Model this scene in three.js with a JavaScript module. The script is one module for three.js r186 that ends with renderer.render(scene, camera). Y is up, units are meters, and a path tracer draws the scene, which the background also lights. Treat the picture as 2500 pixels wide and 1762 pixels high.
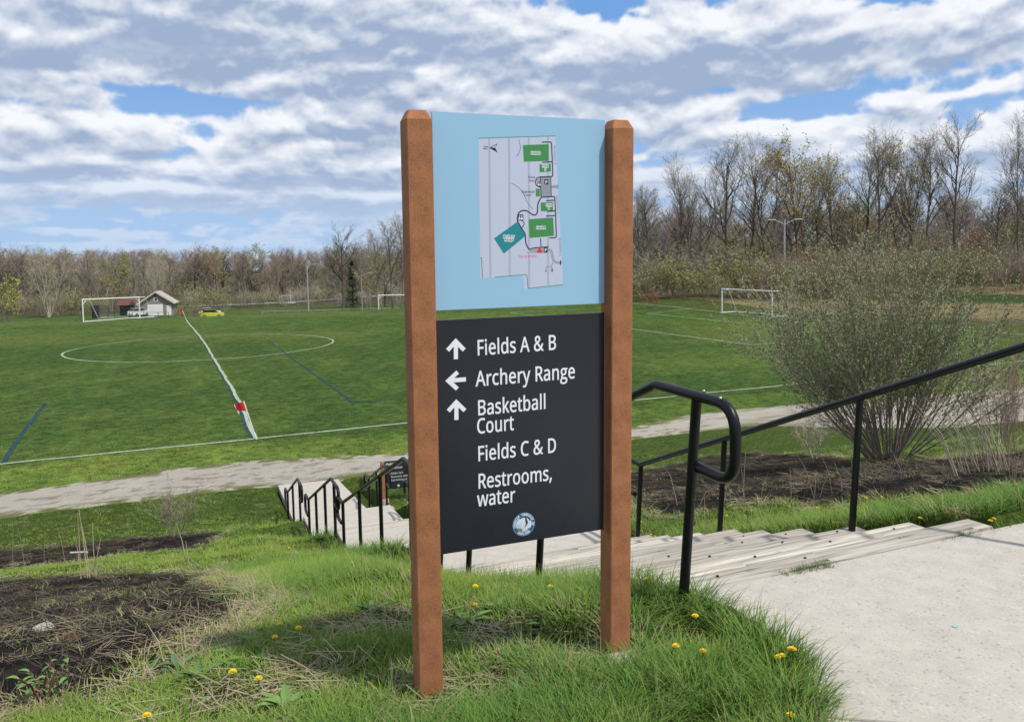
import * as THREE from 'three';
import { mergeGeometries } from 'three/addons/utils/BufferGeometryUtils.js';
import { RoundedBoxGeometry } from 'three/addons/geometries/RoundedBoxGeometry.js';
import { MarchingCubes } from 'three/addons/objects/MarchingCubes.js';

// ---------- camera (pixels below are those of the 2500 x 1762 photograph) ----------
const scene = new THREE.Scene();
const FOCAL = 1950, PX = 1250, PY = 793, EYE = new THREE.Vector3(0, 1.6, 0), PITCH = Math.atan2(143, 1950), ROLL = 0.02;
const camera = new THREE.PerspectiveCamera(2 * Math.atan(881 / FOCAL) * 180 / Math.PI, 2500 / 1762, 0.05, 4000);
camera.position.copy(EYE);
camera.rotation.set(-PITCH, 0, -ROLL, 'XYZ');
camera.setViewOffset(2500, 1762, 0, 881 - PY, 2500, 1762);     // the photograph is cropped: its optical centre lies above its middle
camera.updateMatrixWorld(true);
const pixelRay = (px, py) => new THREE.Vector3((px - PX) / FOCAL, -(py - PY) / FOCAL, -1).applyQuaternion(camera.quaternion).normalize();

// ---------- light ----------
const renderer = new THREE.WebGLRenderer({ antialias: true });
renderer.setSize(1024, 721);
renderer.toneMapping = THREE.LinearToneMapping;
renderer.toneMappingExposure = 1.16;
renderer.shadowMap.enabled = true;
const sun = new THREE.DirectionalLight(new THREE.Color(1.0, 0.95, 0.86), 3.3);
sun.position.set(0.984 * 60, 1.9 * 60, 0.694 * 60);
sun.castShadow = true; sun.shadow.radius = 5; sun.shadow.mapSize.set(4096, 4096);
Object.assign(sun.shadow.camera, { left: -150, right: 150, top: 150, bottom: -150, near: 1, far: 500 });
scene.add(sun, sun.target);
// ---------- sky: air and clouds computed as an equirectangular picture ----------
function hash2(ix, iy, s) {
  let h = Math.imul(ix, 374761393) ^ Math.imul(iy, 668265263) ^ Math.imul(s, 2147483647 - 1640531527);
  h = Math.imul(h ^ (h >>> 13), 1274126177); h ^= h >>> 16;
  return (h >>> 0) / 4294967296;
}
function vnoise(x, y, s) {
  const ix = Math.floor(x), iy = Math.floor(y); let fx = x - ix, fy = y - iy;
  fx = fx * fx * fx * (fx * (fx * 6 - 15) + 10); fy = fy * fy * fy * (fy * (fy * 6 - 15) + 10);
  const a = hash2(ix, iy, s), b = hash2(ix + 1, iy, s), c = hash2(ix, iy + 1, s), d = hash2(ix + 1, iy + 1, s);
  return a + (b - a) * fx + (c - a) * fy + (a - b - c + d) * fx * fy;
}
function fbm(x, y, s, oct = 5, gain = 0.5) {
  let v = 0, a = 1, n = 0;
  for (let i = 0; i < oct; i++) { v += a * vnoise(x, y, s + i); n += a; a *= gain; const t = x * 0.82 + y * 0.57; y = (y * 0.82 - x * 0.57) * 2.03 + 11.3; x = t * 2.03 + 5.7; }
  return v / n;
}
const clamp = (x, a = 0, b = 1) => Math.min(b, Math.max(a, x));
const sstep = (a, b, x) => { const t = clamp((x - a) / (b - a)); return t * t * (3 - 2 * t); };
const lerp = (a, b, t) => a + (b - a) * t;
// openings (negative) and thick banks (positive) in the cloud deck: azimuth, elevation in degrees, half widths, strength
const SKYBLOB = [];
for (const [px, py, rx, ry, k] of [[470, 245, 150, 32, -0.30], [380, 225, 60, 18, -0.1], [1045, 140, 60, 26, -0.22], [620, 150, 50, 18, -0.2], [1490, 18, 190, 46, -0.32], [2190, 50, 60, 60, -0.24], [2150, 215, 290, 40, -0.26], [1830, 285, 130, 18, -0.2],
  [1960, 262, 200, 24, -0.24], [2460, 20, 60, 40, 0.1], [300, 85, 330, 60, 0.2], [830, 170, 230, 50, 0.16], [1250, 190, 300, 60, 0.14], [1720, 150, 320, 60, 0.2], [2350, 90, 150, 60, 0.14], [1960, 20, 180, 60, 0.16], [900, 60, 300, 60, 0.16], [1000, 300, 240, 35, 0.16],
  [150, 300, 230, 50, 0.14], [350, 575, 520, 36, -0.16], [1700, 320, 260, 60, 0.1], [2200, 430, 330, 60, 0.08], [400, 450, 460, 70, 0.12], [1650, 500, 220, 50, -0.04], [700, 400, 300, 60, 0.1]]) {
  const r = pixelRay(px, py), f = 180 / Math.PI;
  SKYBLOB.push([Math.atan2(r.x, -r.z) * f, Math.asin(r.y) * f, rx / 1950 * f, ry / 1950 * f, k]);
}
function cloudDensity(az, el) {   // degrees
  const e = Math.max(el, 0.2) * Math.PI / 180, a = az * Math.PI / 180, R = 1 / (Math.tan(e) + 0.085);
  const qx = Math.sin(a) * R, qy = -Math.cos(a) * R;
  const wx = fbm(qx * 1.3 + 3.1, qy * 1.3, 60, 3) - 0.5, wy = fbm(qx * 1.3, qy * 1.3 + 9.2, 70, 3) - 0.5;
  const layer = fbm(qx * 1.75 + wx * 1.1 + 4.0, qy * 1.75 + wy * 1.1 + 1.0, 1, 5, 0.52);
  const puff = fbm(az * 0.2 + wx * 0.8, el * 0.5 + wy * 0.8, 30, 3, 0.5);
  let bil = 0, am = 1, nm = 0, bx = az * 0.55 + wx * 1.2, by = el * 0.85 + wy * 1.2;   // billowing lobes on the cloud tops
  for (let o = 0; o < 4; o++) { bil += am * (1 - Math.abs(2 * vnoise(bx, by, 44 + o) - 1)); nm += am; am *= 0.55; const t = bx * 0.8 + by * 0.6; by = (by * 0.8 - bx * 0.6) * 2.1 + 3.3; bx = t * 2.1 + 1.7; }
  let d = layer * 0.50 + puff * 0.34 + (bil / nm) * 0.20 - 0.02;
  for (const b of SKYBLOB) { const u = (az - b[0]) / b[2], v = (el - b[1]) / b[3], q = u * u + v * v; if (q < 6) d += b[4] * Math.exp(-q) * 0.75; }
  return d;
}
function makeSky() {
  const Wd = 4096, Hd = 2048, data = new Float32Array(Wd * Hd * 4), ground = [0.11, 0.13, 0.07];
  const D = new Float32Array(Wd * (Hd / 2 + 1)), rows = Hd / 2;
  const inView = (az, el) => az > -46 && az < 46 && el < 30;
  // density on the full grid in the picture's neighbourhood, on a coarser one elsewhere (the same clouds, less fine)
  const row = (j) => (j + 0.5 - rows) / rows * 90;
  const col = (i) => ((i + 0.5) / Wd - 0.5) * 360 + 90;   // azimuth from -z, clockwise: column centre looks to +x in three.js, see below
  const wrap = (z) => z > 180 ? z - 360 : z < -180 ? z + 360 : z;
  for (let j = rows; j < Hd; j++) {
    const el = row(j);
    for (let i = 0; i < Wd; i++) {
      const az = wrap(col(i)), fine = inView(az, el);
      if (!fine && ((i & 3) || ((j - rows) & 3))) continue;
      const d = cloudDensity(az, el); D[(j - rows) * Wd + i] = d;
    }
  }
  for (let j = rows; j < Hd; j++) for (let i = 0; i < Wd; i++) {
    const az = wrap(col(i)), el = row(j);
    if (inView(az, el) || (!(i & 3) && !((j - rows) & 3))) continue;
    D[(j - rows) * Wd + i] = D[((j - rows) & ~3) * Wd + (i & ~3)];
  }
  const az = (i) => wrap(col(i));
  const at = (i, j) => D[clamp(j, 0, rows - 1) * Wd + ((i + Wd) % Wd)];
  for (let j = 0; j < Hd; j++) {
    const el = row(j);
    for (let i = 0; i < Wd; i++) {
      const o = (j * Wd + i) * 4; data[o + 3] = 1;
      if (el < 0) { const t = sstep(-3, 0, el); for (let k = 0; k < 3; k++) data[o + k] = lerp(ground[k], [0.40, 0.55, 0.75][k], t); continue; }
      const jj = j - rows, d = at(i, jj);
      const t = sstep(0, 17, el), t2 = sstep(12, 70, el);
      const air = [lerp(lerp(0.36, 0.155, t), 0.10, t2), lerp(lerp(0.52, 0.33, t), 0.25, t2), lerp(lerp(0.74, 0.66, t), 0.56, t2)];
      const thin = sstep(0.2, 9, el);                                   // low down the clouds melt into the haze
      const cov = sstep(0.37, 0.48, d) * lerp(0.3, 1, thin);
      const up = (at(i, jj + 6) * 0.5 + at(i, jj + 12) * 0.3 + at(i + 6, jj + 8) * 0.2), lo = at(i, jj - 10);
      const edge = (d - up) * 5.5 - (lo - d) * 0.6;
      let lit = clamp(0.55 + edge * 0.9 + (0.53 - d) * 2.1, 0, 1);
      lit = clamp(lit + (fbm(az(i) * 0.45, el * 1.0, 90, 4) - 0.5) * 0.75, 0, 1);
      lit = lerp(0.55, lit, lerp(0.45, 1, thin));
      const cl = [lerp(0.30, 0.80, lit), lerp(0.385, 0.82, lit), lerp(0.54, 0.865, lit)];
      for (let k = 0; k < 3; k++) data[o + k] = lerp(air[k], cl[k], cov);
    }
  }
  const tx = new THREE.DataTexture(data, Wd, Hd, THREE.RGBAFormat, THREE.FloatType);
  tx.mapping = THREE.EquirectangularReflectionMapping; tx.magFilter = THREE.LinearFilter; tx.minFilter = THREE.LinearFilter; tx.wrapS = THREE.RepeatWrapping; tx.needsUpdate = true;
  return tx;
}
scene.background = makeSky(); scene.environment = scene.background;

// ---------- helpers ----------
let seedState = 12345;
const rnd = () => { seedState = (seedState + 0x6D2B79F5) | 0; let t = Math.imul(seedState ^ (seedState >>> 15), 1 | seedState); t = (t + Math.imul(t ^ (t >>> 7), 61 | t)) ^ t; return ((t ^ (t >>> 14)) >>> 0) / 4294967296; };
const rr = (a, b) => a + (b - a) * rnd();
const reseed = (s) => { seedState = s; };
const V = (x, y, z) => new THREE.Vector3(x, y, z);
const taken = {};
const numbered = (n) => { const k = taken[n] = (taken[n] ?? -1) + 1; return k ? n + '_' + String(k).padStart(3, '0') : n; };
function shadow(o) { o.castShadow = true; o.receiveShadow = true; return o; }
function part(name, geo, mat, parent) { const m = shadow(new THREE.Mesh(Array.isArray(geo) ? mergeGeometries(geo.map((g) => { g = g.index ? g.toNonIndexed() : g; for (const k of Object.keys(g.attributes)) if (!['position', 'normal', 'uv'].includes(k)) g.deleteAttribute(k); return g; })) : geo, mat)); m.name = name; parent.add(m); return m; }
function tag(o, label, category, group) { o.userData.label = label; o.userData.category = category; if (group) o.userData.group = group; return o; }
function thing(name, label, category, pos = [0, 0, 0], turn = 0, group) { const g = new THREE.Group(); g.name = numbered(name); g.position.set(...pos); g.rotation.y = turn; scene.add(g); return tag(g, label, category, group); }
function single(name, geo, mat, label, category, group) { const m = part(numbered(name), geo, mat, scene); return tag(m, label, category, group); }
function struct(name, geo, mat, label) { const m = part(numbered(name), geo, mat, scene); m.userData.kind = 'structure'; if (label) m.userData.label = label; return m; }
function copyOf(src, pos, turn, label, group, scale = 1) {
  const c = src.clone(); c.name = numbered(src.name.replace(/_\d{3}$/, '')); c.position.set(...pos); c.rotation.y = turn;
  if (Array.isArray(scale)) c.scale.set(...scale); else c.scale.setScalar(scale);
  c.userData = { ...src.userData }; if (label) c.userData.label = label; if (group) c.userData.group = group; scene.add(c); return c;
}
const box = (w, h, d, x = 0, y = 0, z = 0) => new THREE.BoxGeometry(w, h, d).translate(x, y, z);
const rbox = (w, h, d, x = 0, y = 0, z = 0, r = 0.01) => new RoundedBoxGeometry(w, h, d, 2, r).translate(x, y, z);
function rod(a, b, r0, r1 = r0, n = 8) { const d = b.clone().sub(a), L = d.length(), g = new THREE.CylinderGeometry(r1, r0, L, n, 1); g.applyQuaternion(new THREE.Quaternion().setFromUnitVectors(V(0, 1, 0), d.normalize())); return g.translate((a.x + b.x) / 2, (a.y + b.y) / 2, (a.z + b.z) / 2); }
function roundedPath(pts, r) {   // polyline with its corners rounded
  const out = [pts[0].clone()];
  for (let i = 1; i < pts.length - 1; i++) {
    const a = pts[i - 1], b = pts[i], c = pts[i + 1], d0 = a.clone().sub(b), d1 = c.clone().sub(b), q = Math.min(r, d0.length() * 0.48, d1.length() * 0.48);
    const p0 = b.clone().addScaledVector(d0.normalize(), q), p1 = b.clone().addScaledVector(d1.normalize(), q);
    for (let k = 0; k <= 6; k++) { const t = k / 6; out.push(p0.clone().multiplyScalar((1 - t) * (1 - t)).addScaledVector(b, 2 * t * (1 - t)).addScaledVector(p1, t * t)); }
  }
  out.push(pts[pts.length - 1].clone()); return out;
}
function pipe(pts, r, n = 10) {   // tube through points, parallel transported rings, closed ends
  const P = [], N = [], T = [], idx = [], uv = []; let side = null;
  for (let i = 0; i < pts.length; i++) {
    const t = (pts[Math.min(i + 1, pts.length - 1)].clone().sub(pts[Math.max(i - 1, 0)])).normalize();
    if (!side) side = Math.abs(t.y) < 0.9 ? V(0, 1, 0).cross(t).normalize() : V(1, 0, 0).cross(t).normalize(); else side.addScaledVector(t, -side.dot(t)).normalize();
    const b = t.clone().cross(side), R = Array.isArray(r) ? r[i] : r;
    for (let k = 0; k <= n; k++) { const a = k / n * Math.PI * 2, d = side.clone().multiplyScalar(Math.cos(a)).addScaledVector(b, Math.sin(a)); P.push(pts[i].x + d.x * R, pts[i].y + d.y * R, pts[i].z + d.z * R); N.push(d.x, d.y, d.z); uv.push(k / n, i * 0.1); }
  }
  for (let i = 0; i < pts.length - 1; i++) for (let k = 0; k < n; k++) { const a = i * (n + 1) + k, c = a + n + 1; idx.push(a, a + 1, c, c, a + 1, c + 1); }
  for (const [i, s] of [[0, -1], [pts.length - 1, 1]]) { const base = P.length / 3, t = pts[Math.min(i + 1, pts.length - 1)].clone().sub(pts[Math.max(i - 1, 0)]).normalize().multiplyScalar(s); for (let k = 0; k <= n; k++) { const o = (i * (n + 1) + k) * 3; P.push(P[o], P[o + 1], P[o + 2]); N.push(t.x, t.y, t.z); uv.push(0, 0); } for (let k = 1; k < n - 1; k++) s > 0 ? idx.push(base, base + k, base + k + 1) : idx.push(base, base + k + 1, base + k); }
  const g = new THREE.BufferGeometry(); g.setAttribute('position', new THREE.Float32BufferAttribute(P, 3)); g.setAttribute('normal', new THREE.Float32BufferAttribute(N, 3)); g.setAttribute('uv', new THREE.Float32BufferAttribute(uv, 2)); g.setIndex(idx); return g;
}
class Buf {   // loose triangles
  constructor() { this.p = []; this.c = []; this.n = []; this.uv = []; }
  tri(a, b, c, col) { this.p.push(a.x, a.y, a.z, b.x, b.y, b.z, c.x, c.y, c.z); if (col) for (let i = 0; i < 3; i++) this.c.push(...col); }
  quad(a, b, c, d, col) { this.tri(a, b, c, col); this.tri(a, c, d, col); }
  build() { const g = new THREE.BufferGeometry(); g.setAttribute('position', new THREE.Float32BufferAttribute(this.p, 3)); if (this.c.length) g.setAttribute('color', new THREE.Float32BufferAttribute(this.c, 3)); g.computeVertexNormals(); g.setAttribute('uv', new THREE.Float32BufferAttribute(new Float32Array(this.p.length / 3 * 2), 2)); return g; }
}
// ---------- textures: what surfaces are made of ----------
function pnoise(x, y, per, s) {   // periodic value noise
  const ix = Math.floor(x), iy = Math.floor(y), fx0 = x - ix, fy0 = y - iy, fx = fx0 * fx0 * (3 - 2 * fx0), fy = fy0 * fy0 * (3 - 2 * fy0), m = (v) => ((v % per) + per) % per;
  const a = hash2(m(ix), m(iy), s), b = hash2(m(ix + 1), m(iy), s), c = hash2(m(ix), m(iy + 1), s), d = hash2(m(ix + 1), m(iy + 1), s);
  return a + (b - a) * fx + (c - a) * fy + (a - b - c + d) * fx * fy;
}
function pfbm(u, v, f, s, oct) { let r = 0, a = 1, n = 0; for (let i = 0; i < oct; i++) { r += a * pnoise(u * f, v * f, f, s + i); n += a; a *= 0.6; f *= 2; } return r / n; }
function tex(size, fn, srgb = false, aspect = 1) {
  const w = size, h = Math.round(size * aspect), d = new Uint8Array(w * h * 4);
  for (let j = 0; j < h; j++) for (let i = 0; i < w; i++) { const c = fn(i / w, j / h), o = (j * w + i) * 4; if (c.length) { d[o] = clamp(c[0]) * 255; d[o + 1] = clamp(c[1]) * 255; d[o + 2] = clamp(c[2]) * 255; } else d[o] = d[o + 1] = d[o + 2] = clamp(c) * 255; d[o + 3] = 255; }
  const t = new THREE.DataTexture(d, w, h); t.wrapS = t.wrapT = THREE.RepeatWrapping; t.magFilter = THREE.LinearFilter; t.minFilter = THREE.LinearMipmapLinearFilter; if (srgb) t.colorSpace = THREE.SRGBColorSpace; t.needsUpdate = true; return t;
}
const rep = (t, x, y = x) => { const c = t.clone(); c.repeat.set(x, y); c.needsUpdate = true; return c; };
const lin = (r, g, b) => new THREE.Color().setRGB(r, g, b);
const std = (o) => new THREE.MeshPhysicalMaterial({ roughness: 0.9, metalness: 0, specularIntensity: (o.roughness ?? 0.9) >= 0.9 ? 0.25 : 0.8, ...o });
const T = {
  turf: tex(1024, (u, v) => { const n = pfbm(u, v, 24, 3, 5), m = pfbm(u, v, 6, 9, 3), k = pnoise(u * 256, v * 256, 256, 44), s = clamp(0.64 + (n - 0.5) * 1.0 + (k - 0.5) * 0.7), y = (m - 0.5) * 0.35; return [s * (0.95 + y), s * (0.98 + y * 0.3), s * 0.9]; }),
  grit: tex(1024, (u, v) => { const n = pfbm(u, v, 64, 21, 4), k = pnoise(u * 512, v * 512, 512, 33), q = k > 0.9 ? 0.16 : k < 0.12 ? -0.22 : 0, m = pfbm(u, v, 4, 5, 4); return clamp(0.84 + (n - 0.5) * 0.2 + q * 1.15 + (m - 0.5) * 0.06); }),
  soil: tex(1024, (u, v) => { const n = pfbm(u, v, 20, 71, 6), k = pnoise(u * 300, v * 300, 300, 78); return clamp(0.7 + (n - 0.5) * 1.3 + (k - 0.5) * 0.4); }),
  wood: tex(1024, (u, v) => { const w = (pnoise(u * 5, v * 6, 6, 4) - 0.5) * 0.03, q = v + w, st = (a, c, s) => pnoise(u * a, q * c, 1e6, s), g = st(3, 34, 13) * 0.45 + st(5, 80, 14) * 0.33 + st(9, 190, 15) * 0.22, c = st(4, 46, 19), crack = c > 0.84 ? (c - 0.84) * 3.2 : 0, k = pnoise(u * 7, v * 9, 1e6, 23), knot = k > 0.93 ? (k - 0.93) * 5 : 0, s = 0.80 + (g - 0.5) * 1.05 - crack - knot; return [s, s * 0.955, s * 0.885]; }),
  composite: tex(512, (u, v) => { const n = pfbm(u, v, 90, 51, 3), m = pfbm(u, v, 5, 57, 4), k = pnoise(u * 220, v * 40, 40, 61), q = n > 0.66 ? 0.14 : n < 0.34 ? -0.16 : 0; return clamp(0.8 + (n - 0.5) * 0.3 + (m - 0.5) * 0.42 + q * 0.5 + (k - 0.5) * 0.1); }),
  bump: tex(512, (u, v) => pfbm(u, v, 32, 91, 5), false),
  fine: tex(512, (u, v) => pnoise(u * 256, v * 256, 256, 95) * 0.6 + pfbm(u, v, 64, 97, 2) * 0.4, false),
  smudge: tex(512, (u, v) => 0.45 + pfbm(u, v, 6, 123, 5) * 0.5, false),
};
const M = {
  post: std({ color: lin(0.425, 0.17, 0.074), map: rep(T.composite, 3), bumpMap: rep(T.fine, 4), bumpScale: 0.0006, roughness: 0.78 }),
  dark: std({ color: lin(0.021, 0.0225, 0.031), roughness: 0.42, roughnessMap: T.smudge }),
  pale: std({ color: lin(0.34, 0.56, 0.78), roughness: 0.4 }),
  black: new THREE.MeshPhysicalMaterial({ color: lin(0.006, 0.0062, 0.007), roughness: 0.5, roughnessMap: rep(T.smudge, 2, 0.5), specularIntensity: 0.6 }),
  bolt: std({ color: lin(0.55, 0.55, 0.56), roughness: 0.35, metalness: 0.9 }),
  concrete: std({ color: lin(0.53, 0.492, 0.43), map: rep(T.grit, 0.27), bumpMap: rep(T.grit, 0.27), bumpScale: 0.004, roughness: 0.93 }),
  timber: [[0.54, 0.515, 0.475], [0.47, 0.45, 0.415], [0.60, 0.57, 0.52], [0.44, 0.415, 0.38]].map((c) => std({ color: lin(...c), map: T.wood, bumpMap: T.wood, bumpScale: 0.004, roughness: 0.92 })),
  gravel: std({ color: lin(1, 1, 1), vertexColors: true, map: rep(T.grit, 0.5), bumpMap: rep(T.soil, 1), bumpScale: 0.02 }),
  hill: std({ vertexColors: true, map: rep(T.soil, 1), bumpMap: rep(T.soil, 1), bumpScale: 0.03, roughness: 1 }),
  turf: std({ vertexColors: true, map: rep(T.turf, 0.173), bumpMap: rep(T.turf, 0.173), bumpScale: 0.05, roughness: 1 }),
  far: std({ vertexColors: true, map: rep(T.turf, 0.06), roughness: 1 }),
  white: std({ color: lin(0.78, 0.78, 0.77), roughness: 0.45 }),
  paint: std({ color: lin(0.52, 0.58, 0.46), map: rep(T.turf, 0.9), roughness: 1 }),
  bluepaint: std({ color: lin(0.035, 0.085, 0.115), map: rep(T.turf, 0.9), roughness: 1 }),
  bark: std({ color: lin(0.215, 0.185, 0.15) }), barkDark: std({ color: lin(0.125, 0.108, 0.09) }), barkPale: std({ color: lin(0.40, 0.355, 0.285) }),
  twig: std({ color: lin(0.31, 0.26, 0.20) }), twigPale: std({ color: lin(0.44, 0.375, 0.29) }), twigRed: std({ color: lin(0.30, 0.21, 0.16) }),
  bud: std({ color: lin(0.40, 0.335, 0.07) }), budGreen: std({ color: lin(0.29, 0.295, 0.09) }), needle: std({ color: lin(0.022, 0.042, 0.022) }),
  willow: std({ color: lin(0.275, 0.295, 0.165) }),
};

// ---------- ground: hillside frame (u along the slope to the right, w downhill), heights ----------
const TH = 0.40, CS = Math.cos(TH), SN = Math.sin(TH);
const xz = (u, w) => [u * CS - w * SN, -u * SN - w * CS];
const uwOf = (x, z) => [x * CS - z * SN, -x * SN - z * CS];
const fieldY = (x, z) => -4.315 - 0.0033 * x - 0.00796 * z;
const interp = (tab, x) => { if (x <= tab[0][0]) return tab[0][1]; for (let i = 1; i < tab.length; i++) if (x <= tab[i][0]) { const a = tab[i - 1], b = tab[i]; return a[1] + (b[1] - a[1]) * (x - a[0]) / (b[0] - a[0]); } return tab[tab.length - 1][1]; };
const HILL = [[2.6, 0], [4, -0.16], [5, -0.38], [7, -0.98], [9, -1.62], [12, -2.52], [16, -3.52], [19, -4.03], [21.2, -4.16]];
const hillW = (w) => (interp(HILL, w - 0.5) + interp(HILL, w - 0.2) + interp(HILL, w + 0.2) + interp(HILL, w + 0.5)) / 4;
// flights: first nosing w, run, risers, y at the top
const RUN = 0.465, FLIGHT = [{ w: 3.33, n: 9, y: 0, h: 1.4 / 9 }, { w: 8.35, n: 8, y: -1.4, h: 1.25 / 8 }, { w: 12.85, n: 6, y: -2.65, h: 0.85 / 6 }, { w: 16.65, n: 4, y: -3.5, h: 0.63 / 4 }];
const SL = 2.28, SR = 4.45;   // left and right ends of the steps
const stairLine = (w) => interp([[3.2, 0], [3.33, -0.03], [7.1, -1.4], [8.3, -1.4], [11.6, -2.65], [12.8, -2.65], [15.2, -3.5], [16.6, -3.5], [18.1, -4.13], [21.6, -4.13]], w);
const PADW = 3.15;
function padEdge(w) { return interp(PADCURVE, w); }
let PADCURVE = [[-9, 2.5], [9, 2.5]];
function groundY(u, w) {
  const [x, z] = xz(u, w);
  let y = hillW(w) + (fbm(u * 0.5, w * 0.5, 201, 3) - 0.5) * 0.14 * sstep(3.5, 6, w) + (fbm(u * 1.9, w * 1.9, 205, 3) - 0.5) * 0.05;
  const k = sstep(16.5, 21, w); if (k > 0) y = lerp(y, fieldY(x, z) + (fbm(x * 0.11, z * 0.11, 208, 2) - 0.5) * 0.05, k);
  if (w > 2.4 && w < 21.8) {   // cut for the stairs
    const inL = sstep(SL - 1.15, SL - 0.12, u), inR = 1 - sstep(SR + 0.25, SR + 1.7, u), c = Math.min(inL, inR) * sstep(2.4, 3.1, w) * (1 - sstep(21.3, 21.8, w));
    if (c > 0) { const deep = (u > SL - 0.03 && u < SR + 0.05) ? 0.30 : u > SR ? -0.02 : 0.04; y = lerp(y, stairLine(w) - deep, c); }
  }
  if (w < PADW + 0.1) y = lerp(y, -0.12, sstep(0, 0.1, u - padEdge(w)));
  return y;
}
function hit(px, py, extra = 0) {   // where the ray through a pixel meets the ground
  const r = pixelRay(px, py); let t = 1.2, last = t;
  const f = (t) => { const x = EYE.x + r.x * t, y = EYE.y + r.y * t, z = EYE.z + r.z * t; return y - anyGround(x, z) - extra; };
  while (t < 900) { if (f(t) < 0) break; last = t; t += Math.max(0.05, t * 0.012); }
  for (let i = 0; i < 30; i++) { const m = (last + t) / 2; if (f(m) < 0) t = m; else last = m; }
  return V(EYE.x + r.x * t, EYE.y + r.y * t, EYE.z + r.z * t);
}
const plane = (px, py, Y = 0) => { const r = pixelRay(px, py), t = (Y - EYE.y) / r.y; return V(r.x * t, Y, r.z * t); };
const onField = (px, py) => { const r = pixelRay(px, py), t = (-4.315 - EYE.y) / (r.y + 0.0033 * r.x + 0.00796 * r.z); return V(r.x * t, EYE.y + r.y * t, r.z * t); };
const atDepth = (px, py, d) => { const r = pixelRay(px, py); return EYE.clone().addScaledVector(r, d / -r.z); };
// concrete pad outline
PADCURVE = [[1540, 1424], [1620, 1432], [1710, 1452], [1790, 1484], [1860, 1530], [1935, 1600], [1985, 1660], [2002, 1700], [1985, 1738], [1935, 1768]].map(([a, b]) => { const p = plane(a, b); return uwOf(p.x, p.z).reverse(); });
PADCURVE.push([0.9, 1.7], [-9, 1.7]); PADCURVE.sort((a, b) => a[0] - b[0]);
// gravel path edges, as w over u
const edgeTable = (list) => list.map(([a, b]) => { const p = onField(a, b); return uwOf(p.x, p.z); }).sort((a, b) => a[0] - b[0]);
const PATH0 = edgeTable([[-500, 1322], [0, 1265], [300, 1225], [683, 1186], [960, 1150], [1545, 1075], [1700, 1058], [1860, 1040], [2100, 1045], [2500, 1052]]);
const PATH1 = edgeTable([[-500, 1262], [0, 1205], [300, 1160], [640, 1120], [960, 1107], [1545, 1040], [1650, 1015], [1860, 995], [2100, 975], [2500, 945]]);
const path0 = (u) => interp(PATH0, u) + (fbm(u * 0.6, 3, 301, 3) - 0.5) * 0.5, path1 = (u) => interp(PATH1, u) + (fbm(u * 0.6, 8, 303, 3) - 0.5) * 0.6;
const FARW = 104, farEdge = (u) => lerp(104, 97.6, sstep(-7, -1, u) * (1 - sstep(25, 40, u)));
function farY(x, z) {   // beyond the playing field
  const d = Math.hypot(x, z), a = x / Math.max(1, -z), right = sstep(0.02, 0.24, a);
  const left = interp([[0, 0], [99, 0], [162, -3.5], [230, -3.9], [330, -3.4], [600, 4], [1500, 8]], d) - 3.6, rgt = interp([[0, 0], [84, 0], [115, 1.3], [170, 4.2], [300, 8.5], [700, 11]], d) - 3.6;
  return lerp(left, rgt, right) + (fbm(x * 0.02, z * 0.02, 401, 3) - 0.5) * 0.9;
}
function anyGround(x, z) {
  const [u, w] = uwOf(x, z);
  if (w < 22) return groundY(u, w);
  const k = Math.max(sstep(farEdge(u) - 1, farEdge(u) + 7, w), sstep(44, 56, u), 1 - sstep(-86, -70, u));
  const f = fieldY(x, z) + (fbm(x * 0.11, z * 0.11, 208, 2) - 0.5) * 0.05;
  return k > 0 ? lerp(f, farY(x, z), k) : f;
}
// burnt ground, outlined on the slope
const burnt = [
  [[-400, 1500], [-60, 1424], [120, 1412], [300, 1400], [470, 1395], [560, 1430], [605, 1480], [560, 1530], [500, 1562], [430, 1600], [330, 1645], [230, 1690], [120, 1712], [-60, 1742], [-400, 1742]],
  [[-400, 1400], [-60, 1350], [150, 1330], [330, 1312], [450, 1303], [530, 1300], [512, 1322], [470, 1340], [330, 1350], [200, 1370], [80, 1382], [-60, 1396], [-400, 1440]],
  [[1545, 1155], [1700, 1118], [1850, 1100], [2000, 1112], [2200, 1125], [2400, 1112], [2700, 1105], [2700, 1185], [2300, 1212], [2000, 1228], [1800, 1233], [1545, 1245], [1440, 1235], [1440, 1180]],
].map((poly) => poly.map(([a, b]) => { const p = hit(a, b); return uwOf(p.x, p.z); }));
function burnDist(u, w) {   // >0 inside, in metres
  let best = -99;
  for (const poly of burnt) {
    let inside = false, d = 1e9;
    for (let i = 0, j = poly.length - 1; i < poly.length; j = i++) {
      const [x0, y0] = poly[j], [x1, y1] = poly[i];
      if ((y1 > w) !== (y0 > w) && u < (x0 - x1) * (w - y1) / (y0 - y1) + x1) inside = !inside;
      const dx = x1 - x0, dy = y1 - y0, t = clamp(((u - x0) * dx + (w - y0) * dy) / (dx * dx + dy * dy)); d = Math.min(d, Math.hypot(u - x0 - t * dx, w - y0 - t * dy));
    }
    best = Math.max(best, inside ? d : -d);
  }
  return best + (fbm(u * 1.7, w * 1.7, 501, 4) - 0.5) * 0.5;
}
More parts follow.
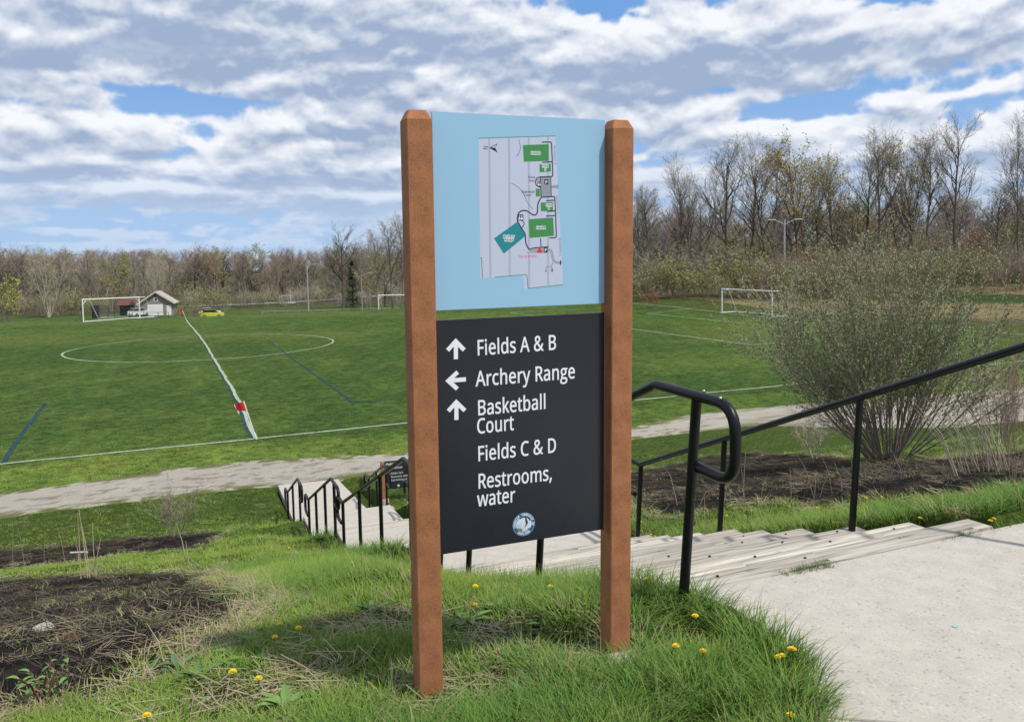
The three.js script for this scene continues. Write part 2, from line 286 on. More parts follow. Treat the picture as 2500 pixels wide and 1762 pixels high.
// bare, strawy soil round the sign
const bareSpots = [[1250, 1560, 0.24], [1020, 1520, 0.24], [900, 1530, 0.22], [1430, 1590, 0.22], [720, 1690, 0.24], [1180, 1690, 0.22], [1660, 1560, 0.16], [830, 1665, 0.18], [560, 1720, 0.2], [1050, 1735, 0.16], [1510, 1625, 0.13], [1500, 1590, 0.12]].map(([a, b, r]) => { const p = hit(a, b), q = uwOf(p.x, p.z); return [...q, r]; });
const bareness = (u, w) => { let m = 0; for (const [a, b, r] of bareSpots) { const q = Math.hypot(u - a, w - b) / r; if (q < 2) m = Math.max(m, Math.exp(-q * q)); } return clamp(m * 1.5 + (fbm(u * 4, w * 4, 511, 3) - 0.5) * 0.8 * (m > 0.05 ? 1 : 0)); };
function sheet(us, ws, at, col, uvScale = 1) {   // grid of (u, w) columns -> mesh geometry with colours, uv in metres
  const nu = us.length, nw = ws.length, P = new Float32Array(nu * nw * 3), C = new Float32Array(nu * nw * 3), UV = new Float32Array(nu * nw * 2), idx = [];
  for (let i = 0; i < nu; i++) for (let j = 0; j < nw; j++) {
    const [u, w, y] = at(us[i], ws[j]), [x, z] = xz(u, w), o = i * nw + j; P.set([x, y, z], o * 3); C.set(col(u, w, x, z), o * 3); UV.set([u * uvScale, w * uvScale], o * 2);
    if (i && j) { const a = o - nw - 1, b = o - 1, c = o, d = o - nw; idx.push(a, b, c, a, c, d); }
  }
  const g = new THREE.BufferGeometry(); g.setAttribute('position', new THREE.BufferAttribute(P, 3)); g.setAttribute('color', new THREE.BufferAttribute(C, 3)); g.setAttribute('uv', new THREE.BufferAttribute(UV, 2)); g.setIndex(idx); g.computeVertexNormals(); return g;
}
const steps = (tab) => { const o = []; for (let i = 0; i < tab.length - 1; i++) { const [a, n] = tab[i], b = tab[i + 1][0]; for (let k = 0; k < n; k++) o.push(a + (b - a) * k / n); } o.push(tab[tab.length - 1][0]); return o; };
const mix3 = (a, b, t) => [lerp(a[0], b[0], t), lerp(a[1], b[1], t), lerp(a[2], b[2], t)];
const TURFC = (x, z, u, w) => {
  const n = fbm(x * 0.09, z * 0.09, 601, 4), m = fbm(u * 1.1, w * 0.6, 603, 5), y = sstep(0.56, 0.72, fbm(x * 0.05 + 7, z * 0.12, 605, 4));
  let c = mix3([0.074, 0.134, 0.026], [0.128, 0.195, 0.041], clamp((n - 0.5) * 2 + 0.4 + (m - 0.5) * 1.6)); return mix3(c, [0.17, 0.21, 0.055], y * 0.5);
};
struct('hillside', sheet(steps([[-34, 30], [-8, 60], [-3, 110], [3, 110], [9, 70], [16, 40], [44, 1]]), steps([[-0.25, 16], [0, 50], [0.12, 150], [0.5, 90], [1, 1]]),
  (u, s) => { const w0 = -6, w1 = path0(u), w = s < 0 ? w0 + (s + 0.25) / 0.25 * 6 : s * w1; return [u, w, groundY(u, w)]; },
  (u, w, x, z) => {
    const b = burnDist(u, w), n = fbm(u * 3, w * 3, 611, 4), f = fbm(u * 9, w * 9, 617, 3), lawn = mix3([0.065, 0.115, 0.02], [0.115, 0.165, 0.03], n);
    let c = mix3(lawn, [0.105, 0.083, 0.056], bareness(u, w) * 0.9);
    const straw = 0.8 * sstep(-0.2, -0.05, b) * (1 - sstep(0.05, 0.3, b)); c = mix3(c, [0.24, 0.19, 0.105], straw * sstep(0.4, 0.6, f));
    if (b > -0.05) { const ch = mix3([0.014, 0.0125, 0.0115], [0.070, 0.053, 0.040], sstep(0.46, 0.72, f * 0.6 + n * 0.4)); const mid = w > 8.8 ? 0.35 : 0; c = mix3(c, mix3(ch, [0.17, 0.135, 0.078], mid * sstep(0.4, 0.6, n)), sstep(-0.05, 0.16, b)); }
    return c;
  }), M.hill, 'grassy hillside falling to the playing field, scorched black in places');
struct('gravel_path', sheet(steps([[-34, 140], [-8, 280], [16, 60], [44, 1]]), steps([[0, 30], [1, 1]]), (u, s) => { const w = lerp(path0(u), path1(u), s); return [u, w, anyGround(...xz(u, w))]; },
  (u, w) => { const a = path0(u), b = path1(u), s = Math.min(w - a, b - w), n = fbm(u * 2.6, w * 6.5, 621, 4), k = fbm(u * 0.7, w * 1.2, 625, 3); let c = mix3([0.45, 0.415, 0.35], [0.54, 0.495, 0.42], k); c = mix3(c, [0.22, 0.19, 0.125], sstep(0.60, 0.69, n) * 0.7); return mix3(c, [0.16, 0.165, 0.055], (1 - sstep(0.1, 0.75, s)) * sstep(0.40, 0.54, n)); }), M.gravel, 'pale worn gravel path at the foot of the hill');
struct('playing_field', sheet(steps([[-88, 120], [-20, 160], [20, 90], [58, 1]]), steps([[0, 90], [0.3, 110], [1, 1]]), (u, s) => { const w = lerp(path1(u), FARW + 8, s); return [u, w, anyGround(...xz(u, w))]; }, (u, w, x, z) => {
  const b = w - path1(u), k = sstep(2.6, 3.4, b + (fbm(u * 0.3, 2, 631, 2) - 0.5)), far = sstep(farEdge(u), farEdge(u) + 3, w); let c = TURFC(x, z, u, w); c = mix3([c[0] * 1.5, c[1] * 1.35, c[2] * 1.2], c, k); return mix3(c, [0.10, 0.125, 0.035], Math.max(far, sstep(47, 54, u)) * 0.8); }), M.turf, 'mown green soccer pitch');
{ // land all round the playing field, out to the horizon
  const g = [], rings = steps([[3, 10], [20, 30], [110, 60], [330, 24], [3000, 1]]), az = steps([[-180, 40], [-60, 200], [60, 40], [180, 1]]).map((a) => a * Math.PI / 180);
  const P = [], C = [], UV = [], idx = [], nr = rings.length; az.forEach((a, i) => rings.forEach((d, j) => {
    const x = Math.sin(a) * d, z = -Math.cos(a) * d, [u, w] = uwOf(x, z), covered = (w > -6.5 && w < path0(u) + 0.5 && u > -34 && u < 44) || (w >= path0(u) - 0.5 && w < FARW + 7.5 && u > -87.5 && u < 57.5);
    P.push(x, (covered ? anyGround(x, z) - 1.2 : (w < 0 ? Math.min(0, groundY(u, w)) - 0.15 : anyGround(x, z) - 0.05)), z); UV.push(x, z);
    const n = fbm(x * 0.035, z * 0.035, 641, 4), ax = x / Math.max(1, -z); let c = mix3([0.05, 0.085, 0.022], [0.13, 0.115, 0.06], sstep(0.42, 0.62, n));
    if (ax > 0.08 && d < 125) c = mix3(c, [0.30, 0.235, 0.13], sstep(0.08, 0.2, ax) * 0.85 * sstep(0.35, 0.5, fbm(x * 0.08, z * 0.08, 645, 3)));
    if (ax < 0.05 && d > 150 && d < 215) c = mix3(c, [0.095, 0.15, 0.035], 0.8); if (d > 215) c = mix3(c, [0.11, 0.095, 0.06], 0.75);
    C.push(...c); if (i && j) { const o = i * nr + j; idx.push(o - nr - 1, o, o - 1, o - nr - 1, o - nr, o); }
  }));
  const q = new THREE.BufferGeometry(); q.setAttribute('position', new THREE.Float32BufferAttribute(P, 3)); q.setAttribute('color', new THREE.Float32BufferAttribute(C, 3)); q.setAttribute('uv', new THREE.Float32BufferAttribute(UV, 2)); q.setIndex(idx); q.computeVertexNormals();
  struct('terrain', q, M.far, 'open land and woodland floor beyond the playing field');
}
// ---------- concrete pad, steps and landings ----------
const F = (u, w, y) => { const [x, z] = xz(u, w); return V(x, y, z); };
function slab(poly, top, thick, name, label, bevel = 0.008) {   // outline in (u, w)
  const sh = new THREE.Shape(poly.map(([u, w]) => new THREE.Vector2(u, w))); const g = new THREE.ExtrudeGeometry(sh, { depth: thick - bevel, bevelEnabled: true, bevelSize: bevel, bevelThickness: bevel, bevelSegments: 2, bevelOffset: -bevel, steps: 1 });
  const p = g.attributes.position, n = g.attributes.normal; let uvs = g.attributes.uv;
  for (let i = 0; i < p.count; i++) { const u = p.getX(i), w = p.getY(i), h = p.getZ(i), [x, z] = xz(u, w); p.setXYZ(i, x, top - thick + h, z); uvs.setXY(i, u * 0.8, w * 0.8 + h); }
  g.deleteAttribute('normal'); g.computeVertexNormals(); return struct(name, g, M.concrete, label);
}
{
  const jw = (u) => interp([[1.5, 2.13], [2.35, 2.105], [3, 2.06], [7, 1.95]], u), curve = PADCURVE.filter(([w]) => w < PADW - 0.02 && w > 2.2).map(([w, u]) => [u, w]);
  const e0 = [padEdge(PADW - 0.004), PADW - 0.004];
  const jl = plane(1985, 1745), [ju, jwv] = uwOf(jl.x, jl.z);
  const joint = [[1985, 1742], [2060, 1750], [2150, 1757], [2250, 1764], [2420, 1790], [2900, 1850]].map(([a, b]) => { const p = plane(a, b); return uwOf(p.x, p.z); });
  const up = curve.filter(([u, w]) => w > joint[0][1] + 0.03).sort((a, b) => b[1] - a[1]);
  slab([e0, ...up, ...joint, [9, joint[5][1] - 0.3], [9, PADW - 0.004]], 0, 0.12, 'concrete_pad', 'pale concrete landing beside the direction sign');
  const low = joint.map(([u, w]) => [u + 0.002, w - 0.009]); slab([...low, [9, joint[5][1] - 0.312], [9, -5.5], [1.75, -5.5], [1.72, 1.2], [1.8, joint[0][1] - 0.12]], -0.004, 0.12, 'concrete_pad', 'lower concrete slab across a cracked joint');
  // small turquoise paint spot on the pad
  const ps = plane(2333, 1530); const sp = new THREE.Shape(); for (let i = 0; i <= 20; i++) { const a = i / 20 * Math.PI * 2, r = 0.014 * (1 + 0.25 * Math.sin(3 * a + 1)); i ? sp.lineTo(Math.cos(a) * r, Math.sin(a) * r * 0.7) : sp.moveTo(r, 0); }
  struct('paint_spot', new THREE.ShapeGeometry(sp).rotateX(-Math.PI / 2).translate(ps.x, 0.003, ps.z), std({ color: lin(0.22, 0.52, 0.52) }), 'turquoise paint spot on the concrete');
}
const stairGroup = 'timber flights of the hillside stairway';
function board(u0, u1, w0, w1, top, thick, mat, parent, name = 'timber') {
  const L = u1 - u0, D = w1 - w0, g = new RoundedBoxGeometry(L, thick, D, 2, 0.012), p = g.attributes.position, uv = g.attributes.uv, off = rnd(), off2 = rnd(), nrm = g.attributes.normal;
  const wob = rr(-0.010, 0.010), s = rnd() * 50;
  for (let i = 0; i < p.count; i++) {
    const a = p.getX(i), h = p.getY(i), d = p.getZ(i); uv.setXY(i, a * 0.9 + off, (Math.abs(nrm.getY(i)) > 0.5 ? d : h) * 2.2 + off2);
    const [x, z] = xz((u0 + u1) / 2 + a, (w0 + w1) / 2 - d); p.setXYZ(i, x, top - thick / 2 + h + wob * (a / L) * 2, z);
  }
  // the box's own axes were (a, h, d) with d pointing uphill, so the turn keeps faces outward
  g.computeVertexNormals(); return part(name, g, mat, parent);
}
reseed(77);
FLIGHT.forEach((f, k) => {
  const [x, z] = xz((SL + SR) / 2, f.w), t = thing('timber_steps', ['weathered timber steps dropping from the concrete pad', 'weathered timber steps below the first concrete landing', 'weathered timber steps below the second landing', 'weathered timber steps down to the bottom walkway'][k], 'steps', [0, 0, 0], 0, stairGroup);
  for (let i = 0; i < f.n; i++) {   // tread i: its front (nosing) at w, top at y
    const w = f.w + RUN * i, y = f.y - f.h * i, back = i ? RUN - 0.004 : 0.178, nb = i ? 3 : 1;
    for (let b = 0; b < nb; b++) { const wa = w - back + b * back / nb, wb = wa + back / nb - 0.006; board(SL + rr(-0.02, 0.02) - (k ? 0 : 0.1), SR + rr(-0.05, 0.06) - (k ? 0.25 : 0), wa, wb, y + rr(-0.009, 0.007), b === nb - 1 ? f.h + 0.13 : 0.14, M.timber[Math.floor(rnd() * 4)], t); }
    if (i < 5 && !k) for (let q = 0; q < 4; q++) { const u = SL + 0.3 + q * 0.55 + rr(-0.1, 0.1), s = V(...[F(u, w - 0.07, y + 0.003)].flatMap((v) => [v.x, v.y, v.z])); part('spike', new THREE.CylinderGeometry(0.008, 0.008, 0.006, 8).translate(s.x, s.y, s.z), M.black, t); }
  }
});
FLIGHT.slice(1).forEach((f, k) => {   // landing in front of each lower flight
  const p = FLIGHT[k], w0 = p.w + RUN * (p.n - 1) + 0.004, y = f.y; slab([[SL - 0.02, w0], [SR - (k ? 0.35 : 0), w0], [SR - (k ? 0.35 : 0), f.w - 0.19], [SL - 0.02, f.w - 0.19]], y, 0.14, 'concrete_landing', ['first concrete landing below the sign', 'second concrete landing of the stairway', 'third concrete landing of the stairway'][k]);
  slab([[SL - 0.02, f.w - 0.182], [SR - (k ? 0.35 : 0), f.w - 0.182], [SR - (k ? 0.35 : 0), f.w + 0.03], [SL - 0.02, f.w + 0.03]], y + 0.012, 0.2, 'landing_edge', ['raised front edge of the first landing', 'raised front edge of the second landing', 'raised front edge of the third landing'][k], 0.02);
});
{ const f = FLIGHT[3], w0 = f.w + RUN * 3 + 0.01, y0 = -4.12; slab([[SL, w0], [SR - 0.4, w0], [SR - 0.55, 21.75], [SL + 0.05, 21.85]], y0, 0.16, 'concrete_walkway', 'concrete walkway joining the steps to the gravel path'); }

// ---------- handrails (each in the vertical plane along the stairs at a given u) ----------
const RAIL = 0.0255;
function handrail(label, u, top, bottom, posts, loopTop = true, loopBottom = true, lean = 0) {
  // top/bottom: [w, y] where the sloping bar begins and ends
  const [bx, bz] = xz(u, top[0]), t = thing('handrail', label, 'handrail', [0, 0, 0], 0, 'black pipe handrails along the stairs'), P = (w, y) => F(u, w, y);
  let pts = [];
  if (loopTop) pts.push(P(top[0] - 0.30, top[1] - 0.34), P(top[0] - 0.62, top[1] - 0.36), P(top[0] - 0.62, top[1] - 0.015)); else pts.push(P(top[0] - 0.16, top[1] + 0.005));
  pts.push(P(...top), P(...bottom));
  if (loopBottom) pts.push(P(bottom[0] + 0.42, bottom[1] + 0.02), P(bottom[0] + 0.42, bottom[1] - 0.34), P(bottom[0] + 0.10, bottom[1] - 0.34));
  const fine = [pts[0]]; const rad = pts.map((p, i) => 0.09), q = []; // soft bends at the loops, tight mitres where the slope begins
  const isMitre = (i) => pts[i].distanceTo(P(...top)) < 1e-6 || pts[i].distanceTo(P(...bottom)) < 1e-6;
  for (let i = 1; i < pts.length - 1; i++) fine.push(...roundedPath([pts[i - 1], pts[i], pts[i + 1]], isMitre(i) ? 0.02 : 0.13).slice(1, -1)); fine.push(pts[pts.length - 1]);
  part('rail', pipe(fine, RAIL, 14), M.black, t);
  const slope = (bottom[1] - top[1]) / (bottom[0] - top[0]);
  for (const w of posts) {
    const y = w < top[0] && loopTop ? top[1] - 0.01 : w > bottom[0] ? bottom[1] : top[1] + slope * (w - top[0]), g = anyGround(F(u, w, 0).x, F(u, w, 0).z);
    part('post', rod(P(w, g - 0.25).add(V(-lean, 0, 0)), P(w, y - RAIL * 0.6), RAIL * 0.94, RAIL * 0.94, 14), M.black, t);
  }
  return t;
}
{
  const UL = 2.22;
  const near = handrail('black handrail with looped end standing beside the big sign', UL, [3.40, 0.99], [6.95, -0.42], [3.06, 4.72, 6.15, 6.95], true, true, 0.085);
  for (const [w, y] of [[2.98, 1.0], [2.86, 0.985]]) { const p = F(UL - 0.018, w, y + 0.016); part('bolt', new THREE.SphereGeometry(0.0075, 8, 6).translate(p.x, p.y, p.z), M.bolt, near); }
  handrail('long black handrail on the willow side of the top steps', 4.40, [2.86, 1.145], [7.05, -0.49], [2.74, 4.16, 5.66, 7.03], false, true, 0.075);
  handrail('black handrail on the burnt side of the second flight', UL - 0.02, [8.30, -0.45], [11.95, -1.92], [8.05, 9.42, 10.68, 11.9]);
  handrail('black handrail on the burnt side of the third flight', UL - 0.02, [12.85, -1.76], [15.45, -2.8], [12.6, 13.5, 14.5, 15.42]);
  handrail('short black handrail on the burnt side of the bottom flight', UL, [17.05, -2.78], [18.9, -3.55], [16.8, 17.9, 18.85]);
  const p2 = atDepth(958, 1143, 17.6), a = uwOf(p2.x, p2.z);
  handrail('black handrail on the willow side of the second flight', 4.28, [8.3, -0.45], [11.95, -1.92], [8.05, 9.4, 10.7, 11.9]);
  handrail('black handrail on the willow side of the third flight', 4.2, [12.85, -1.76], [15.4, -2.75], [12.6, 14.0, 15.36]);
  handrail('short black handrail in front of the small sign', 4.12, [17.3, -2.78], [18.9, -3.45], [17.05, 18.0, 18.85]);
}

// ---------- the big direction sign ----------
const SIGN = { p: V(0.052, 2.157, -3.018), e: new THREE.Euler(0.037, 0.366, 0.003, 'YXZ'), W: 0.69, h1: 0.712, gap: 0.037, h2: 0.891, H: 2.157 };
const signQ = new THREE.Quaternion().setFromEuler(SIGN.e);
const signLocal = (px, py) => { const r = pixelRay(px, py), n = V(0, 0, 1).applyQuaternion(signQ), t = SIGN.p.clone().sub(EYE).dot(n) / r.dot(n), q = EYE.clone().addScaledVector(r, t).sub(SIGN.p).applyQuaternion(signQ.clone().invert()); return [q.x, q.y]; };   // x across, y below the top edge
function printTex(w, h, scale, draw) { const c = document.createElement('canvas'); c.width = Math.round(w * scale); c.height = Math.round(h * scale); draw(c.getContext('2d'), c.width, c.height); const t = new THREE.CanvasTexture(c); t.colorSpace = THREE.SRGBColorSpace; t.magFilter = THREE.LinearFilter; return t; }
const postGeo = (s, h, ch) => { const g = new THREE.BufferGeometry(), a = s / 2, b = a - ch * 0.7, lv = [[a, -0.25], [a, h - ch * 1.5], [b, h]], P = [], r = 0.004; // square post with a bevelled top and eased corners
  const ring = (q, y) => { const k = Math.min(r, q * 0.3); return [[q, -q + k], [q, q - k], [q - k, q], [-q + k, q], [-q, q - k], [-q, -q + k], [-q + k, -q], [q - k, -q]].map(([x, z]) => V(x, y, z)); };
  const B = new Buf(), UV = []; let v0 = 0;
  for (let i = 0; i < 2; i++) { const R0 = ring(...lv[i]), R1 = ring(...lv[i + 1]); for (let k = 0; k < 8; k++) { const m = (k + 1) % 8; B.quad(R0[k], R1[k], R1[m], R0[m]); const ua = k * 0.05, ub = ua + (k % 2 ? 0.006 : s); for (const [uu, vv] of [[ua, lv[i][1]], [ua, lv[i + 1][1]], [ub, lv[i + 1][1]], [ua, lv[i][1]], [ub, lv[i + 1][1]], [ub, lv[i][1]]]) UV.push(uu, vv); } }
  const R = ring(...lv[2]); for (let k = 1; k < 7; k++) { B.tri(R[0], R[k + 1], R[k]); UV.push(R[0].x, R[0].z, R[k + 1].x, R[k + 1].z, R[k].x, R[k].z); }
  const q = B.build(); q.setAttribute('uv', new THREE.Float32BufferAttribute(UV, 2)); return q; };
{
  const t = thing('direction_sign', 'tall park direction sign with two brown posts, site map panel above dark text panel', 'sign');
  t.quaternion.copy(signQ); t.position.copy(SIGN.p).addScaledVector(V(0, 1, 0).applyQuaternion(signQ), -SIGN.H);
  const S = 0.094, HW = SIGN.W / 2, zPanel = 0, postZ = 0.002;
  const pg = postGeo(S, SIGN.H - 0.002, 0.022);
  for (const [x, m] of [[-HW - 0.060, 0], [HW + 0.056, 1]]) { const p = part('post', m ? pg.clone() : pg, M.post, t); p.position.set(x, 0, postZ); p.userData.label = m ? 'brown composite post nearer the handrail' : 'brown composite post nearer the burnt ground'; }
  const yT = SIGN.H, panel = (y1, h, mat, name) => part(name, rbox(SIGN.W + 0.004, h, 0.008, 0, y1 - h / 2, zPanel - 0.0045, 0.001), mat, t);
  const map = panel(yT, SIGN.h1, M.pale, 'map_panel'), txt = panel(yT - SIGN.h1 - SIGN.gap, SIGN.h2, M.dark, 'text_panel');
  const SC = 1900;
  const Z1 = (x, y) => { const [a, b] = signLocal(950 + x / 2.9968, 240 + y / 2.9968); return [(a + HW) * SC, -b * SC]; };
  const tm = printTex(SIGN.W, SIGN.h1, SC, (c, w, h) => {
    c.fillStyle = 'rgb(152,194,224)'; c.fillRect(0, 0, w, h);
    const k = Math.hypot(Z1(1100, 700)[0] - Z1(1000, 700)[0], 0) / 100;   // canvas pixels per drawing unit
    const poly = (pts, fill) => { c.beginPath(); pts.forEach((p, i) => { const q = Z1(...p); i ? c.lineTo(...q) : c.moveTo(...q); }); c.closePath(); c.fillStyle = fill; c.fill(); };
    const line = (pts, wd, col, smooth) => { c.beginPath(); const q = pts.map((p) => Z1(...p)); c.moveTo(...q[0]); if (smooth) { for (let i = 1; i < q.length - 1; i++) c.quadraticCurveTo(q[i][0], q[i][1], (q[i][0] + q[i + 1][0]) / 2, (q[i][1] + q[i + 1][1]) / 2); c.lineTo(...q[q.length - 1]); } else q.slice(1).forEach((p) => c.lineTo(...p)); c.lineWidth = wd * k; c.strokeStyle = col; c.lineJoin = 'round'; c.stroke(); };
    const text = (s, x, y, size, col, rot = 0, halo, weight = '600', sx = 0.86) => { c.save(); c.translate(...Z1(x, y)); c.rotate(rot); c.scale(sx, 1); c.font = `${weight} ${size * k}px sans-serif`; c.textAlign = 'center'; c.textBaseline = 'middle'; if (halo) { c.lineWidth = 7 * k; c.strokeStyle = halo; c.lineJoin = 'round'; c.strokeText(s, 0, 0); } c.fillStyle = col; c.fillText(s, 0, 0); c.restore(); };
    poly([[655, 292], [1217, 277], [1273, 1365], [990, 1394], [978, 1292], [668, 1316]], 'rgb(193,200,222)');
    for (const l of [[[731, 288], [740, 1312]], [[877, 284], [882, 1298]], [[1021, 282], [1024, 1388]], [[1162, 278], [1163, 1372]]]) line(l, 14, 'rgb(172,178,196)');
    line([[655, 292], [1217, 275]], 5, 'rgb(66,140,98)'); line([[666, 1166], [675, 1165], [683, 1315]], 5, 'rgb(66,140,98)'); line([[775, 1308], [1007, 1289], [1016, 1390], [1273, 1364]], 5, 'rgb(66,140,98)');
    line([[948, 302], [962, 350], [957, 390], [932, 427]], 3.4, 'rgb(74,84,138)', 1); line([[893, 623], [930, 636], [968, 672], [992, 715], [1010, 765], [1053, 811]], 3.4, 'rgb(74,84,138)', 1);
    const G = 'rgb(70,142,80)', D = 'rgb(52,54,74)', GR = 'rgb(148,151,168)';
    poly([[978, 342], [1167, 335], [1168, 458], [985, 464]], G); poly([[1100, 483], [1182, 479], [1184, 535], [1101, 541]], G); poly([[1072, 661], [1101, 659], [1104, 717], [1073, 719]], G); poly([[1107, 763], [1197, 757], [1199, 823], [1110, 827]], G); poly([[1019, 885], [1200, 871], [1206, 1006], [1027, 1022]], G);
    poly([[1104, 577], [1182, 573], [1186, 716], [1110, 724]], GR); poly([[1182, 640], [1222, 636], [1237, 628], [1238, 664], [1224, 657], [1184, 658]], GR);
    poly([[1024, 1106], [1052, 1096], [1165, 1086], [1167, 1132], [1035, 1133]], 'rgb(160,163,176)'); poly([[1004, 1132], [1014, 1122], [1026, 1132]], GR);
    line([[1117, 321], [1176, 319], [1187, 322], [1189, 350], [1197, 545], [1196, 570], [1180, 573], [1100, 576]], 8, D, 1); line([[1100, 576], [1080, 580], [1070, 605], [1075, 640], [1106, 650]], 7, D, 1); line([[1120, 468], [1195, 464]], 8, D); line([[1104, 578], [1112, 724]], 7, D); line([[1182, 573], [1187, 716]], 5, D);
    line([[1112, 724], [1200, 718], [1211, 719], [1213, 740], [1223, 995], [1222, 1018], [1205, 1021], [1172, 1021]], 8, D, 1); line([[1148, 749], [1208, 745]], 8, D); line([[1157, 827], [1212, 824]], 8, D); line([[1148, 862], [1215, 857]], 8, D);
    line([[1112, 726], [1088, 762], [1086, 800], [1085, 840], [1065, 858], [1040, 846], [1012, 824], [985, 818], [950, 830], [936, 870], [938, 900], [974, 960], [997, 992], [996, 1030], [1002, 1070], [1024, 1106]], 9, D, 1); line([[960, 890], [984, 900], [990, 920], [971, 948]], 6, D, 1); line([[1024, 1106], [1050, 1094], [1100, 1090], [1166, 1086]], 7, D, 1); line([[1108, 1025], [1111, 1086]], 7, D);
    poly([[937, 903], [997, 1008], [838, 1137], [767, 1025]], 'rgb(38,136,144)');
    line([[1168, 1110], [1185, 1110], [1193, 1140], [1198, 1185], [1222, 1202], [1255, 1203]], 19, 'rgb(158,162,176)', 1); line([[1198, 1200], [1190, 1228], [1170, 1230], [1147, 1232], [1147, 1260]], 8, 'rgb(158,162,176)', 1); line([[1188, 1226], [1192, 1250]], 9, 'rgb(158,162,176)'); line([[1186, 1258], [1198, 1258]], 20, 'rgb(120,88,84)'); line([[1142, 1264], [1152, 1264]], 9, 'rgb(100,92,98)'); poly([[1254, 1178], [1261, 1203], [1254, 1226], [1249, 1203]], 'rgb(28,30,42)');
    poly([[1100, 1085], [1124, 1128], [1078, 1129]], 'rgb(218,48,70)'); text('You-are-here', 1013, 1154, 29, 'rgb(220,56,80)', -0.02, null, '500', 0.80);
    for (const [x, y] of [[1150, 612], [1145, 1109]]) { const [a, b] = Z1(x, y); c.fillStyle = 'rgb(24,27,40)'; c.fillRect(a - 14 * k, b - 17 * k, 28 * k, 34 * k); text('P', x, y + 1, 30, '#f2f4fa', 0, null, '700', 1); }
    for (const [x, y, q] of [[963, 872, 1], [1098, 627, 0.75]]) { const [a, b] = Z1(x, y), s = k * q; c.fillStyle = 'rgb(28,30,44)'; c.fillRect(a - 18 * s, b - 21 * s, 36 * s, 42 * s); c.fillStyle = '#eef1f8'; for (const d of [-8, 8]) { c.beginPath(); c.arc(a + d * s, b - 12 * s, 4 * s, 0, 7); c.fill(); c.beginPath(); c.moveTo(a + d * s, b - 10 * s); c.lineTo(a + (d + 7) * s, b + 6 * s); c.lineTo(a + (d + 3) * s, b + 16 * s); c.lineTo(a + (d - 3) * s, b + 16 * s); c.lineTo(a + (d - 7) * s, b + 6 * s); c.fill(); } }
    line([[1078, 600], [1088, 590], [1098, 600]], 3, 'rgb(60,62,80)'); line([[1082, 598], [1081, 608]], 3, 'rgb(60,62,80)'); line([[1095, 598], [1096, 608]], 3, 'rgb(60,62,80)');
    const hal = 'rgb(232,238,244)'; text('Field D', 1073, 400, 25, 'rgb(40,62,52)', 0, hal); text('Field', 1142, 496, 22, 'rgb(40,62,52)', 0, hal); text('C', 1142, 519, 22, 'rgb(40,62,52)', 0, hal); text('Field', 1169, 780, 22, 'rgb(40,62,52)', 0, hal); text('B', 1169, 804, 22, 'rgb(40,62,52)', 0, hal); text('Field A', 1111, 946, 25, 'rgb(40,62,52)', 0, hal); text('Archery', 876, 1010, 25, 'rgb(30,70,82)', 0, hal); text('Range', 876, 1034, 25, 'rgb(30,70,82)', 0, hal);
    const tc = 'rgb(58,60,76)'; text('Picnic', 1044, 577, 22, tc); text('Area', 1044, 602, 22, tc); text('Basketball', 1017, 683, 22, tc); text('Court', 1015, 707, 22, tc);
    for (const [x, y, r] of [[1211, 410, -1.6], [1231, 775, -1.6], [1249, 1082, -1.6]]) text('E. Clarkston Rd.', x, y, 21, 'rgb(92,94,112)', r, null, '400', 0.88);
    text('N', 706, 362, 46, 'rgb(36,38,52)', -Math.PI / 2, null, '500', 0.8); poly([[733, 362], [793, 330], [776, 364]], 'rgb(36,38,52)'); poly([[746, 360], [786, 339], [774, 362]], 'rgb(193,200,222)'); poly([[733, 363], [776, 364], [794, 397]], 'rgb(28,30,44)');
  });
  part('map_print', new THREE.PlaneGeometry(SIGN.W, SIGN.h1).translate(0, yT - SIGN.h1 / 2, zPanel + 0.0006), std({ map: tm, roughness: 0.38 }), map);
  const yd = SIGN.h1 + SIGN.gap, Z2 = (x, y) => { const [a, b] = signLocal(950 + x / 2.4508, 740 + y / 2.4508); return [(a + HW) * SC, (-b - yd) * SC]; };
  const td = printTex(SIGN.W, SIGN.h2, SC, (c, w, h) => {
    c.fillStyle = 'rgb(40,42,51)'; c.fillRect(0, 0, w, h); const ink = 'rgb(238,240,246)';
    const cap = Math.abs(Z2(525, 950)[1] - Z2(525, 860)[1]);
    const row = (s, L, R) => { const a = Z2(...L), b = Z2(...R); c.save(); c.translate(...a); c.rotate(Math.atan2(b[1] - a[1], b[0] - a[0])); const size = cap / 0.729; c.font = `400 ${size}px sans-serif`; const m = c.measureText(s).width, len = Math.hypot(b[0] - a[0], b[1] - a[1]); c.scale(len / m, 1); c.fillStyle = ink; c.textBaseline = 'alphabetic'; c.fillText(s, 0, 0); c.lineWidth = size * 0.022; c.strokeStyle = ink; c.strokeText(s, 0, 0); c.restore(); };
    row('Fields A & B', [522, 312], [1003, 276]); row('Archery Range', [518, 497], [1115, 447]); row('Basketball', [525, 671], [942, 630]); row('Court', [522, 780], [747, 757]); row('Fields C & D', [526, 945], [1003, 890]); row('Restrooms,', [527, 1110], [978, 1056]); row('water', [526, 1216], [755, 1187]);
    const arrow = (shaft, head) => { const st = (p) => { c.beginPath(); p.forEach((q, i) => i ? c.lineTo(...Z2(...q)) : c.moveTo(...Z2(...q))); c.stroke(); }; c.lineWidth = 26 / 2.4508 / 1950 * 3.02 * SC; c.strokeStyle = ink; c.lineJoin = 'miter'; c.lineCap = 'butt'; st(shaft); c.miterLimit = 6; st(head); };
    arrow([[399, 238], [399, 335]], [[349, 282], [398, 228], [449, 280]]); arrow([[358, 463], [459, 455]], [[410, 411], [354, 464], [408, 513]]); arrow([[402, 600], [402, 698]], [[353, 645], [401, 592], [453, 642]]);
